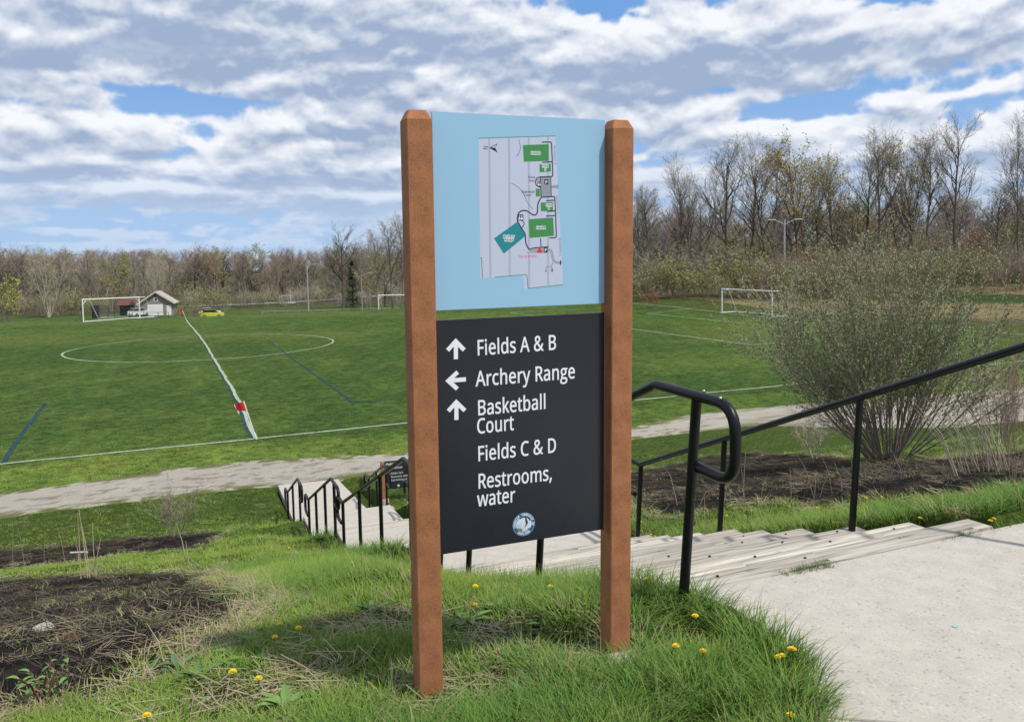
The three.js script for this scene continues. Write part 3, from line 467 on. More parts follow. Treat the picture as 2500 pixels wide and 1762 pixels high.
    // round township seal
    const [ax, ay] = Z2(806, 1322), r = Math.abs(Z2(872, 1322)[0] - ax); c.save(); c.translate(ax, ay);
    c.beginPath(); c.arc(0, 0, r, 0, 7); c.fillStyle = 'rgb(150,180,205)'; c.fill(); c.beginPath(); c.arc(0, 0, r * 0.965, 0, 7); c.fillStyle = 'rgb(58,92,140)'; c.fill();
    c.beginPath(); c.arc(0, 0, r * 0.70, 0, 7); c.fillStyle = 'rgb(206,222,238)'; c.fill(); c.save(); c.clip();
    c.fillStyle = 'rgb(110,140,112)'; c.beginPath(); c.ellipse(-r * 0.4, r * 0.52, r * 0.42, r * 0.24, 0.1, 0, 7); c.fill(); c.fillStyle = 'rgb(84,116,122)'; c.beginPath(); c.ellipse(r * 0.5, r * 0.5, r * 0.36, r * 0.12, -0.2, 0, 7); c.fill(); c.fillStyle = 'rgb(226,208,158)'; c.beginPath(); c.ellipse(-r * 0.02, r * 0.35, r * 0.2, r * 0.14, 0, 0, 7); c.fill(); c.fillStyle = 'rgb(190,204,236)'; c.beginPath(); c.moveTo(-r * 0.3, r * 0.75); c.lineTo(-r * 0.02, r * 0.4); c.lineTo(r * 0.3, r * 0.45); c.lineTo(r * 0.45, r * 0.8); c.fill();
    c.strokeStyle = 'rgb(110,130,160)'; c.lineWidth = r * 0.03; for (const y of [0, 0.12, 0.22]) { c.beginPath(); c.moveTo(-r * 0.6, r * y); c.lineTo(-r * 0.2, r * (y - 0.03)); c.stroke(); }
    c.fillStyle = 'rgb(40,56,68)'; c.beginPath(); c.moveTo(r * 0.12, -r * 0.7); c.quadraticCurveTo(r * 0.1, -r * 0.2, r * 0.2, -r * 0.05); c.lineTo(r * 0.02, r * 0.32); c.quadraticCurveTo(r * 0.3, r * 0.1, r * 0.38, -r * 0.08); c.quadraticCurveTo(r * 0.3, -r * 0.4, r * 0.12, -r * 0.7); c.fill(); c.strokeStyle = 'rgb(60,80,88)'; c.lineWidth = r * 0.12; c.beginPath(); c.arc(0, 0, r * 0.63, -2.2, -0.4); c.stroke(); c.restore();
    c.fillStyle = 'rgb(236,242,250)'; c.font = `700 ${r * 0.27}px sans-serif`; c.textAlign = 'center'; c.textBaseline = 'middle';
    const ringText = (s, a0, a1, inner) => [...s].forEach((ch, i) => { const a = a0 + (a1 - a0) * i / (s.length - 1); c.save(); c.rotate(a); c.translate(0, inner ? r * 0.83 : -r * 0.83); c.fillText(ch, 0, 0); c.restore(); });
    ringText('CHARTER TOWNSHIP OF', -1.75, 1.75, false); ringText('OAKLAND', 0.62, -0.62, true); c.fillStyle = 'rgb(120,140,190)'; c.font = `700 ${r * 0.2}px sans-serif`; c.fillText('1827', r * 0.06, r * 0.64); c.restore();
  });
  part('text_print', new THREE.PlaneGeometry(SIGN.W, SIGN.h2).translate(0, yT - yd - SIGN.h2 / 2, zPanel + 0.0006), std({ map: td, roughness: 0.40, roughnessMap: T.smudge }), txt);
  const foot = thing('post_footing', 'broken pale concrete collar at the foot of a brown post', 'footing'); const fp = V(0.43, 0, -3.17); const gy = groundY(...uwOf(fp.x, fp.z));
  const fg = new THREE.IcosahedronGeometry(0.085, 2), fpz = fg.attributes.position; for (let i = 0; i < fpz.count; i++) { const x = fpz.getX(i), y = fpz.getY(i), z = fpz.getZ(i), k = 1 + (fbm(x * 30, z * 30 + y * 20, 801, 2) - 0.5) * 1.0; fpz.setXYZ(i, x * k * 1.05, y * k * 0.28, z * k); } fg.computeVertexNormals(); part('rubble', fg.translate(fp.x, gy, fp.z), M.concrete, foot);
}
{ // the small sign by the gravel path
  const b = hit(936, 1227), t = thing('direction_sign', 'small low direction sign with dark panel beside the gravel path', 'sign', [b.x, b.y, b.z], 0.33), pg = postGeo(0.089, 1.02, 0.02), Wd = 0.72;
  part('post', pg, M.post, t); part('post', pg.clone().translate(Wd + 0.09, 0, 0), M.post, t); part('footing', new THREE.CylinderGeometry(0.10, 0.12, 0.14, 14).translate(0.03, 0.02, 0), M.concrete, t); part('footing', new THREE.CylinderGeometry(0.10, 0.12, 0.14, 14).translate(Wd + 0.09, 0.02, 0), M.concrete, t);
  const pn = part('text_panel', rbox(Wd, 0.70, 0.008, 0.045 + Wd / 2, 0.67, 0, 0.001), M.dark, t);
  const tx = printTex(Wd, 0.70, 900, (c, w, h) => { c.fillStyle = 'rgb(40,42,51)'; c.fillRect(0, 0, w, h); c.fillStyle = 'rgb(238,240,246)'; const r = (s, x, y, q, wt) => { c.save(); c.translate(w * x, h * y); c.scale(0.85, 1); c.font = `${wt} ${q * h}px sans-serif`; c.fillText(s, 0, 0); c.restore(); }; r('Field B', 0.05, 0.15, 0.125, 700); r('Basketball', 0.22, 0.29, 0.105, 500); r('Fields C & D', 0.22, 0.48, 0.095, 500); r('Restrooms, water', 0.22, 0.6, 0.095, 500); r('East Parking Lot', 0.22, 0.72, 0.095, 500); c.beginPath(); c.arc(w * 0.47, h * 0.9, h * 0.045, 0, 7); c.fillStyle = 'rgb(190,204,220)'; c.fill(); });
  part('text_print', new THREE.PlaneGeometry(Wd, 0.70).translate(0.045 + Wd / 2, 0.67, 0.0046), std({ map: tx, roughness: 0.45 }), pn);
}
// ---------- painted field lines ----------
const FT = 0.413, FC = [-22.5, -58.23], FL = 49.66, FW = 34.2, fu = [Math.cos(FT), -Math.sin(FT)], fv = [-Math.sin(FT), -Math.cos(FT)];
const fieldAt = (a, b) => { const x = FC[0] + fu[0] * a + fv[0] * b, z = FC[1] + fu[1] * a + fv[1] * b; return V(x, anyGround(x, z), z); };
function paintLine(pts, width, mat, label, lift = 0.012) {
  const B = { p: [], uv: [], idx: [] }; let n = 0; const dense = [];
  for (let i = 0; i < pts.length - 1; i++) { const L = pts[i].distanceTo(pts[i + 1]), m = Math.max(1, Math.ceil(L / 0.35)); for (let k = 0; k < m; k++) dense.push(pts[i].clone().lerp(pts[i + 1], k / m)); } dense.push(pts[pts.length - 1]);
  dense.forEach((p, i) => {
    const t = dense[Math.min(i + 1, dense.length - 1)].clone().sub(dense[Math.max(i - 1, 0)]).setY(0).normalize(), s = V(t.z, 0, -t.x), a = width / 2 * (0.75 + 0.5 * vnoise(p.x * 2.1, p.z * 2.1, 901)), b = width / 2 * (0.75 + 0.5 * vnoise(p.x * 2.3 + 9, p.z * 2.3, 902)), off = (vnoise(p.x * 0.8, p.z * 0.8, 903) - 0.5) * width * 0.5;
    for (const k of [a + off, -b + off]) { const x = p.x + s.x * k, z = p.z + s.z * k; B.p.push(x, anyGround(x, z) + lift, z); B.uv.push(x, z); }
    if (i) { B.idx.push(n - 2, n - 1, n, n, n - 1, n + 1); } n += 2;
  });
  const g = new THREE.BufferGeometry(); g.setAttribute('position', new THREE.Float32BufferAttribute(B.p, 3)); g.setAttribute('uv', new THREE.Float32BufferAttribute(B.uv, 2)); g.setIndex(B.idx); g.computeVertexNormals(); return struct('field_line', g, mat, label);
}
const flat = (list) => list.map(([a, b]) => onField(a, b));
paintLine([fieldAt(-62, -FW), fieldAt(-20, -FW), fieldAt(0, -FW), fieldAt(FL, -FW)], 0.14, M.paint, 'white touchline nearest the gravel path');
paintLine([fieldAt(-62, FW), fieldAt(FL, FW)], 0.12, M.paint, 'white touchline on the far side');
paintLine([fieldAt(FL, -FW), fieldAt(FL, FW)], 0.13, M.paint, 'white goal line');
const MID = [[455, 783], [463, 793], [474, 805], [487, 821], [505, 846], [523, 878], [540, 905], [556, 930], [574, 962], [587, 985], [599, 1012], [611, 1042], [625, 1070]];
paintLine(flat(MID), 0.14, M.paint, 'white halfway line across the pitch'); paintLine(flat(MID.map(([a, b], i) => [a - 0.5 - (b - 780) / 40, b])), 0.16, M.bluepaint, 'blue line beside the halfway line', 0.008);
paintLine(Array.from({ length: 97 }, (_, i) => fieldAt(9.15 * Math.cos(i / 48 * Math.PI), 9.15 * Math.sin(i / 48 * Math.PI))), 0.14, M.paint, 'white centre circle');
paintLine([fieldAt(FL, -20.1), fieldAt(FL - 16.5, -20.1), fieldAt(FL - 16.5, 20.1), fieldAt(FL, 20.1)], 0.14, M.paint, 'white penalty box at the goal by the woods');
paintLine([fieldAt(FL, -9.15), fieldAt(FL - 5.5, -9.15), fieldAt(FL - 5.5, 9.15), fieldAt(FL, 9.15)], 0.14, M.paint, 'white goal area box');
paintLine(flat([[655, 832], [720, 880], [790, 930], [862, 984]]), 0.12, M.bluepaint, 'blue slanting line right of the halfway line'); paintLine(flat([[862, 984], [930, 978], [985, 974]]), 0.12, M.bluepaint, 'faint blue cross line');
paintLine(flat([[108, 985], [60, 1052], [8, 1131]]), 0.15, M.bluepaint, 'short blue line near the pitch edge'); paintLine(flat([[108, 985], [80, 984]]), 0.14, M.bluepaint, 'blue line corner');
// ---------- goals ----------
function goal(label, a, b, h, back, depth, grp = 'white soccer goals') {   // a, b: feet of the posts, back: unit direction to the net
  const t = thing('soccer_goal', label, 'goal', [a.x, a.y, a.z], 0, grp), B = b.clone().sub(a), up = V(0, h, 0), R = 0.065, z = V(0, 0, 0), q = back.clone().multiplyScalar(depth), qt = back.clone().multiplyScalar(depth * 0.42);
  part('post', rod(z, up, R), M.white, t); part('post', rod(B, B.clone().add(up), R), M.white, t); part('crossbar', rod(up.clone().addScaledVector(B, -0.008), B.clone().multiplyScalar(1.008).add(up), R), M.white, t);
  const bp = (p) => p.clone().setY(p.y + 0.05);
  for (const o of [z, B]) { part('base_bar', rod(bp(o), bp(o.clone().add(q)), R * 0.75), M.white, t); part('top_stay', rod(o.clone().add(up), o.clone().add(up).add(qt), R * 0.6), M.white, t); part('back_stay', rod(o.clone().add(up).add(qt), bp(o.clone().add(q)), R * 0.3, R * 0.3, 5), M.white, t); part('brace', rod(o.clone().add(V(0, h - 0.55, 0)), o.clone().add(up).addScaledVector(B, o === z ? 0.075 : -0.075), R * 0.5), M.white, t); }
  part('back_bar', rod(bp(q), bp(B.clone().add(q)), R * 0.75), M.white, t);
  const nb = new Buf(), ln = (p, r, wd = 0.010) => { const d = r.clone().sub(p).normalize(), s = Math.abs(d.y) > 0.8 ? V(1, 0, 0) : V(0, 1, 0), n = d.cross(s).normalize().multiplyScalar(wd / 2); nb.quad(p.clone().add(n), r.clone().add(n), r.clone().sub(n), p.clone().sub(n)); };
  for (let i = 0; i <= 30; i++) { const o = B.clone().multiplyScalar(i / 30), m = o.clone().add(up).add(qt).lerp(o.clone().add(q), 0.5).addScaledVector(back, -0.15); ln(o.clone().add(up), o.clone().add(up).add(qt)); ln(o.clone().add(up).add(qt), m); ln(m, bp(o.clone().add(q))); }
  for (let j = 0; j <= 12; j++) { const p = up.clone().add(qt).lerp(q, j / 12); ln(p, p.clone().add(B)); for (const o of [z, B]) { const y = h * (1 - j / 12); ln(o.clone().setY(o.y + y), p.clone().add(o).setY(p.y + o.y)); } }
  const net = part('net', nb.build(), std({ color: lin(0.55, 0.55, 0.53), side: THREE.DoubleSide }), t); net.userData.kind = 'stuff'; return t;
}
const gdir = (x, z) => V(x, 0, z).normalize();
goal('white soccer goal with net near the tall lamp pole', fieldAt(FL, 3.66), fieldAt(FL, -3.66), 2.44, gdir(fu[0], fu[1]), 1.9);
{ const a = onField(203, 786); a.y = anyGround(a.x, a.z); let b = a; for (let q = -a.z; q < 130; q += 0.02) { const c = atDepth(341, 779, q); c.y = anyGround(c.x, c.z); if (c.distanceTo(a) >= 7.32) { b = c; break; } } goal('white soccer goal standing before the small gabled building', a, b, 2.44, gdir(0.45, -0.9), 1.9); }
{ const a = atDepth(924, 760, 122), b = atDepth(1014, 752, 125); a.y = anyGround(a.x, a.z); b.y = anyGround(b.x, b.z); goal('white soccer goal partly hidden behind the brown sign post', a, b, 2.44, gdir(0.2, -1), 1.9); }
{ const a = hit(682, 741), b = a.clone().add(V(2.2, 0, -3.5)); b.y = a.y; goal('tiny far white goal on the grass across the road', a, b, 2.2, gdir(0.9, 0.3), 1.5); }
// ---------- midfield flags ----------
function flag(foot, top, label) {
  const t = thing('field_flag', label, 'flag', [foot.x, foot.y, foot.z], 0, 'midfield flags'), d = top.clone().sub(foot); part('pole', rod(V(0, -0.05, 0), d, 0.022, 0.02), M.white, t);
  const B = new Buf(), n = 6, right = V(-0.94, 0, 0.2); for (let i = 0; i < n; i++) { const p = (i, e) => { const s = i / n; return d.clone().multiplyScalar(e ? 0.74 + 0.06 * s : 0.985 - 0.02 * s).addScaledVector(right, s * 0.33).add(V(0, -0.05 * s * s, Math.sin(s * 5) * 0.03)); }; B.quad(p(i, 0), p(i + 1, 0), p(i + 1, 1), p(i, 1)); }
  const c = part('cloth', B.build(), std({ color: lin(0.52, 0.035, 0.04), side: THREE.DoubleSide }), t); const H = new Buf(), q = (s, e) => d.clone().multiplyScalar(e).addScaledVector(right, s).add(V(0, -0.05, Math.sin(5) * 0.03)); H.quad(q(0.33, 0.965), q(0.36, 0.95), q(0.30, 0.70), q(0.26, 0.74)); part('hem', H.build(), M.white, c); return t;
}
{ const f = onField(626, 1071); f.y = anyGround(f.x, f.z); const d = -f.z; const t = atDepth(594, 979, d - 0.1); flag(f, t, 'red flag on a leaning white pole at the gravel path side of the pitch'); const g = onField(456, 783); g.y = anyGround(g.x, g.z); flag(g, atDepth(444, 758, -g.z), 'red flag on the touchline in front of the gabled building'); }
// ---------- small buildings, cars and poles beyond the pitch ----------
const GA = (x, z) => V(x, anyGround(x, z), z), farSpot = (px, d) => { const p = atDepth(px, 760, d); return GA(p.x, p.z); };
const MF = { siding: std({ color: lin(0.50, 0.455, 0.39), map: rep(T.fine, 0.3) }), roof: std({ color: lin(0.40, 0.375, 0.335) }), redroof: std({ color: lin(0.14, 0.062, 0.05) }), door: std({ color: lin(0.74, 0.74, 0.73), roughness: 0.5 }), dark: std({ color: lin(0.025, 0.028, 0.033) }), glass: std({ color: lin(0.02, 0.025, 0.03), roughness: 0.1 }), tyre: std({ color: lin(0.015, 0.015, 0.016) }), chrome: std({ color: lin(0.5, 0.5, 0.52), metalness: 0.8, roughness: 0.3 }), pole: std({ color: lin(0.30, 0.27, 0.235) }), steel: std({ color: lin(0.42, 0.43, 0.43), roughness: 0.5, metalness: 0.3 }), road: std({ color: lin(0.30, 0.285, 0.265), map: rep(T.grit, 0.3) }) };
{ const p = farSpot(381, 168), t = thing('gabled_building', 'small beige gabled storage building with white garage door', 'building', [p.x, p.y, p.z], 0.30), W = 6.6, h = 2.75, ap = 5.0, D = 8;
  const sh = new THREE.Shape(); sh.moveTo(-W / 2, -0.8); sh.lineTo(W / 2, -0.8); sh.lineTo(W / 2, h); sh.lineTo(0, ap - 0.15); sh.lineTo(-W / 2, h); sh.closePath(); part('wall', new THREE.ExtrudeGeometry(sh, { depth: D, bevelEnabled: false }).translate(0, 0, -D), MF.siding, t);
  const pitch = Math.atan2(ap - h, W / 2), rl = (W / 2 + 0.5) / Math.cos(pitch); for (const s of [-1, 1]) { const r = part('roof', box(rl, 0.16, D + 0.9), MF.roof, t); r.rotation.z = -s * pitch; r.position.set(s * (W / 2 + 0.5) / 2, (ap + h) / 2 - 0.05 - 0.16 * 0, -D / 2 + 0.05); r.position.y = ap - Math.tan(pitch) * (W / 2 + 0.5) / 2 + 0.02; part('fascia', box(rl, 0.26, 0.05, 0, -0.06, (D + 0.9) / 2 + 0.027), std({ color: lin(0.55, 0.5, 0.42) }), r); }
  const gd = part('garage_door', box(3.0, 2.35, 0.06, -0.2, 1.17, 0.035), MF.door, t); for (let i = 0; i < 4; i++) part('door_panel', box(2.9, 0.54, 0.03, -0.2, 0.3 + i * 0.575, 0.082), MF.door, gd);
  const sd = part('door', box(0.95, 2.05, 0.06, 2.45, 1.03, 0.035), MF.door, t); part('handle', box(0.1, 0.05, 0.06, 2.1, 1, 0.09), MF.dark, sd); const vn = part('gable_window', box(0.75, 0.75, 0.05, 0, 3.35, 0.03), M.white, t); part('pane', box(0.42, 0.5, 0.03, 0, 3.35, 0.07), MF.dark, vn); part('lamp', rbox(0.25, 0.2, 0.2, 0, 4.2, 0.12, 0.03), MF.dark, t);
}
{ const p = farSpot(305, 172), t = thing('ticket_booth', 'small dark booth under a red brown roof behind the goal', 'booth', [p.x, p.y, p.z], 0.05); part('wall', box(2.3, 2.4, 2.2, 0, 1.0, -1.1), MF.dark, t); part('opening', box(1.9, 0.5, 0.04, 0, 1.55, 0.022), std({ color: lin(0.06, 0.06, 0.065) }), t);
  const sh = new THREE.Shape(); sh.moveTo(-0.6, 2.05); sh.lineTo(2.8, 2.05); sh.lineTo(1.1, 3.25); sh.closePath(); part('roof', new THREE.ExtrudeGeometry(sh, { depth: 2.7, bevelEnabled: false }).rotateY(Math.PI / 2).translate(-1.35, 0.12, 0.6), MF.redroof, t); part('fascia', box(2.72, 0.14, 0.06, 0, 2.2, 0.64), std({ color: lin(0.4, 0.38, 0.35) }), t); }
{ const t = thing('chain_link_fence', 'low black chain link fence by the gabled building', 'fence'); const B = [[238, 150], [262, 152], [278, 156], [315, 160], [350, 160], [385, 158], [410, 158]].map(([a, d]) => farSpot(a, d)); B.forEach((p, i) => { part('post', rod(p.clone().setY(p.y - 0.3), p.clone().setY(p.y + (i === 2 ? 3.0 : 1.3)), 0.05, 0.05, 6), MF.dark, t); if (i) part('rail', rod(B[i - 1].clone().setY(B[i - 1].y + 1.25), p.clone().setY(p.y + 1.25), 0.035, 0.035, 5), MF.dark, t); });
  const g = farSpot(232, 158), gt = thing('backstop_panel', 'dark upright screen panel inside the goal frame', 'screen', [g.x, g.y, g.z], 1.1); part('frame', [box(1.5, 0.1, 0.1, 0, 2.6, 0), box(1.5, 0.1, 0.1, 0, 0.15, 0), box(0.1, 2.8, 0.1, -0.75, 1.3, 0), box(0.1, 2.8, 0.1, 0.75, 1.3, 0)], MF.dark, gt); part('screen', box(1.42, 2.4, 0.03, 0, 1.35, 0), MF.dark, gt); }
function car(label, pos, turn, col) {
  const t = thing('parked_car', label, 'car', [pos.x, pos.y, pos.z], turn, 'cars parked beyond the pitch'), paint = new THREE.MeshPhysicalMaterial({ color: col, roughness: 0.4, clearcoat: 0.8, clearcoatRoughness: 0.1 });
  const s = new THREE.Shape(); s.moveTo(-2.1, 0.35); s.lineTo(2.1, 0.35); s.quadraticCurveTo(2.2, 0.8, 2.02, 0.92); s.lineTo(1.1, 1.03); s.lineTo(-1.9, 1.08); s.quadraticCurveTo(-2.2, 0.9, -2.1, 0.35); part('body', new THREE.ExtrudeGeometry(s, { depth: 1.66, bevelEnabled: true, bevelSize: 0.06, bevelThickness: 0.06, bevelSegments: 2 }).translate(0, 0, -0.83), paint, t);
  const c = new THREE.Shape(); c.moveTo(-1.85, 1.02); c.lineTo(1.15, 1.02); c.quadraticCurveTo(0.6, 1.5, 0.2, 1.6); c.lineTo(-1.4, 1.62); c.closePath(); part('cabin', new THREE.ExtrudeGeometry(c, { depth: 1.36, bevelEnabled: true, bevelSize: 0.05, bevelThickness: 0.05, bevelSegments: 2 }).translate(0, 0, -0.68), MF.glass, t); part('roof', rbox(1.55, 0.07, 1.3, -0.6, 1.66, 0, 0.03), paint, t);
  for (const z of [-0.86, 0.86]) { for (const x of [-1.3, 1.32]) { const w = part('wheel', new THREE.CylinderGeometry(0.34, 0.34, 0.2, 18).rotateX(Math.PI / 2).translate(x, 0.34, z), MF.tyre, t); part('rim', new THREE.CylinderGeometry(0.2, 0.2, 0.22, 14).rotateX(Math.PI / 2).translate(x, 0.34, z), MF.chrome, w); } part('pillar', rod(V(-0.3, 1.0, z * 0.84), V(-0.4, 1.64, z * 0.78), 0.05, 0.04, 5), paint, t); part('headlight', rbox(0.08, 0.16, 0.3, 2.12, 0.75, z * 0.78, 0.03), M.white, t); part('tail_light', rbox(0.08, 0.2, 0.25, -2.16, 0.8, z * 0.8, 0.03), MF.redroof, t); }
  return t;
}
{ const g = farSpot(517, 156); car('bright yellow hatchback parked beyond the pitch', g, 0.25, lin(0.52, 0.54, 0.05)); const p = farSpot(512, 164); car('white car parked just behind the yellow one', p, 0.35, lin(0.7, 0.71, 0.72)); const w = farSpot(337, 166); car('white car parked beside the gabled building', w, 1.2, lin(0.7, 0.71, 0.72)); }
function pole(px, top, d, label, kind) {
  const p = farSpot(px, d), h = atDepth(px, top, -p.z).y - p.y, t = thing('light_pole', label, 'pole', [p.x, p.y, p.z], 0, 'poles beyond the pitch'); part('shaft', rod(V(0, -0.3, 0), V(0, h, 0), 0.16, 0.10, 8), kind ? MF.steel : MF.pole, t);
  for (const s of kind === 2 ? [-1, 1] : [1]) { part('arm', rod(V(0, h - 0.55, 0), V(s * 1.3, h + 0.02, 0), 0.05, 0.045, 6), MF.steel, t); part('lamp_head', rbox(1.1, 0.14, 0.4, s * 1.7, h + 0.05, 0, 0.05), MF.steel, t); }
  return { p, h };
}
const lp = pole(1915, 537, 104, 'tall pole with two lamp arms behind the goal by the woods', 2); pole(753, 646, 175, 'slim street light pole across the road', 1); pole(884, 667, 150, 'wooden utility pole near the evergreen', 0);
{ const top = lp.p.clone().setY(lp.p.y + lp.h - 3.0), a = atDepth(1380, 712, 92), c = atDepth(2700, 578, 112); const cat = (p, q, sag) => Array.from({ length: 15 }, (_, i) => { const s = i / 14, v = p.clone().lerp(q, s); v.y -= sag * 4 * s * (1 - s); return v; }); single('overhead_cable', pipe([...cat(a, top, 0.3), ...cat(top, c, 0.9).slice(1)], 0.028, 5), MF.dark, 'thin black cable sagging across the woods from the lamp pole', 'cable'); }
{ // road, kerb and lot beyond the pitch
  const strip = (pts, width, mat, name, label, lift) => { const P = pts.map(([a, d]) => farSpot(a, d)), dense = []; for (let i = 0; i < P.length - 1; i++) for (let k = 0; k < 10; k++) dense.push(P[i].clone().lerp(P[i + 1], k / 10)); dense.push(P[P.length - 1]); const pos = [], idx = [], uv = []; dense.forEach((p, i) => { const t = dense[Math.min(i + 1, dense.length - 1)].clone().sub(dense[Math.max(0, i - 1)]).setY(0).normalize(); for (const s of [-1, 1]) { const x = p.x + t.z * s * width / 2, z = p.z - t.x * s * width / 2; pos.push(x, anyGround(x, z) + lift, z); uv.push(x, z); } if (i) { const n = i * 2; idx.push(n - 2, n - 1, n, n, n - 1, n + 1); } }); const g = new THREE.BufferGeometry(); g.setAttribute('position', new THREE.Float32BufferAttribute(pos, 3)); g.setAttribute('uv', new THREE.Float32BufferAttribute(uv, 2)); g.setIndex(idx); g.computeVertexNormals(); struct(name, g, mat, label); };
  strip([[430, 215], [600, 220], [760, 235], [900, 262], [1040, 300]], 6, MF.road, 'road', 'pale road running before the far woods', 0.10); strip([[500, 152], [640, 158], [760, 160], [860, 158], [1000, 160]], 5, MF.road, 'parking_lot', 'pale gravel lot behind the pitch', 0.10); strip([[240, 162], [300, 160], [380, 161]], 3, MF.road, 'concrete_apron', 'concrete strip before the booth', 0.09);
  const t = thing('rail_fence', 'low wooden rail fence along the gravel lot', 'fence'); let prev = null; for (let i = 0; i < 12; i++) { const p = farSpot(640 + i * 30, 163 + i * 0.5); part('post', rod(p.clone().setY(p.y - 0.2), p.clone().setY(p.y + 0.9), 0.08, 0.08, 6), MF.pole, t); if (prev) part('rail', rod(prev.clone().setY(prev.y + 0.7), p.clone().setY(p.y + 0.7), 0.06, 0.06, 5), MF.pole, t); prev = p; }
}
// ---------- trees ----------
function tubeInto(B, pts, rad, sides, col) {
  let side = null, prev = null; for (let i = 0; i < pts.length; i++) { const t = pts[Math.min(i + 1, pts.length - 1)].clone().sub(pts[Math.max(i - 1, 0)]).normalize(); if (!side) side = Math.abs(t.y) < 0.9 ? V(0, 1, 0).cross(t).normalize() : V(1, 0, 0).cross(t).normalize(); else side.addScaledVector(t, -side.dot(t)).normalize(); const b = t.clone().cross(side), ring = []; for (let k = 0; k < sides; k++) { const a = k / sides * Math.PI * 2; ring.push(pts[i].clone().addScaledVector(side, Math.cos(a) * rad[i]).addScaledVector(b, Math.sin(a) * rad[i])); } if (prev) for (let k = 0; k < sides; k++) { const m = (k + 1) % sides; B.quad(prev[k], ring[k], ring[m], prev[m], col); } prev = ring; }
}
const dirRand = () => { const a = rnd() * 6.283, z = rr(-1, 1), s = Math.sqrt(1 - z * z); return V(Math.cos(a) * s, z, Math.sin(a) * s); };
function growTree(o) {   // o: height, radius, first branch, spread, levels, twigs, buds -> three loose-triangle buffers
  const wood = new Buf(), twig = new Buf(), leaf = new Buf(), cw = o.cw, ct = o.ct, cl = o.cl;
  const branch = (start, dir, len, rad, lv) => {
    const n = [8, 6, 4, 3][lv], pts = [start.clone()], rads = [rad], d = dir.clone(), endR = lv === 0 ? rad * 0.25 : rad * 0.3;
    for (let i = 1; i <= n; i++) { d.addScaledVector(dirRand(), o.wander * [0.10, 0.24, 0.34, 0.4][lv]).addScaledVector(V(0, 1, 0), [0.05, o.lift, o.lift * 0.8, 0.05][lv]).normalize(); pts.push(pts[i - 1].clone().addScaledVector(d, len / n)); rads.push(lerp(rad, endR, i / n)); }
    tubeInto(lv < 3 ? wood : twig, pts, rads, [7, 5, 3, 3][lv], lv < 3 ? cw : ct);
    const at = (t) => { const f = t * n, i = Math.min(n - 1, Math.floor(f)); return [pts[i].clone().lerp(pts[i + 1], f - i), pts[i + 1].clone().sub(pts[i]).normalize(), lerp(rad, endR, t)]; };
    if (lv < 3) {
      const kids = o.kids[lv]; for (let k = 0; k < kids; k++) {
        const t = lv === 0 ? lerp(o.first, 0.98, Math.pow((k + rnd()) / kids, 0.85)) : lerp(0.22, 1, (k + rnd()) / kids), [p, dd, r] = at(t); const perp = dirRand(); perp.addScaledVector(dd, -perp.dot(dd)).normalize(); if (lv > 0 && perp.y < -0.2) perp.y *= -0.5;
        const ang = lv === 0 ? lerp(o.spread, o.spread * 0.45, t) : rr(0.4, 0.85), nd = dd.clone().multiplyScalar(Math.cos(ang)).addScaledVector(perp, Math.sin(ang)).normalize();
        const L = lv === 0 ? o.h * o.reach * lerp(1.0, 0.55, (t - o.first) / (1 - o.first)) * rr(0.8, 1.15) : len * rr(0.38, 0.62); branch(p, nd, L, Math.min(r * 0.72, L * 0.022 + 0.008), lv + 1);
      }
    }
    if (lv >= 2) { const m = lv === 3 ? o.twigs : Math.ceil(o.twigs * 0.6); for (let k = 0; k < m; k++) { const [p, dd] = at(rr(0.25, 1)); const q = dd.clone().addScaledVector(dirRand(), 0.75).addScaledVector(V(0, 1, 0), 0.12).normalize(), L = rr(0.3, 0.9) * o.twigLen, e = p.clone().addScaledVector(q, L), s = q.clone().cross(dirRand()).normalize().multiplyScalar(o.twigW); twig.tri(p.clone().add(s), p.clone().sub(s), e, ct);
      if (o.leaf && rnd() < o.leaf) for (let z = 0; z < (o.leafN ?? 1); z++) { const c = e.clone().addScaledVector(q, -rnd() * L * 0.8).addScaledVector(dirRand(), o.leafSize * 0.7), a = dirRand().multiplyScalar(o.leafSize), b = a.clone().cross(dirRand()).normalize().multiplyScalar(o.leafSize * 0.6); leaf.quad(c.clone().sub(a), c.clone().add(b), c.clone().add(a), c.clone().sub(b), cl); } } }
  };
  if (o.stems) for (let k = 0; k < o.stems; k++) { const a = k / o.stems * 6.283 + rnd(), tl = o.stemTilt * rr(0.4, 1.1), r = 0.12 * (o.stems > 4 ? 1.6 : 1); branch(V(Math.cos(a) * r, -0.2, Math.sin(a) * r), V(Math.cos(a) * Math.sin(tl), Math.cos(tl), Math.sin(a) * Math.sin(tl)), o.h * rr(0.75, 1.05), o.r * rr(0.7, 1), o.stemLevel ?? 0); }
  else branch(V(0, -0.4, 0), V(rr(-0.04, 0.04), 1, rr(-0.04, 0.04)), o.h, o.r, 0);
  return { wood, twig, leaf };
}
const woodland = { wander: 1, lift: 0.10, first: 0.34, spread: 0.95, reach: 0.36, kids: [15, 6, 4], twigs: 6, twigLen: 1.5, twigW: 0.014, h: 18, r: 0.26 };
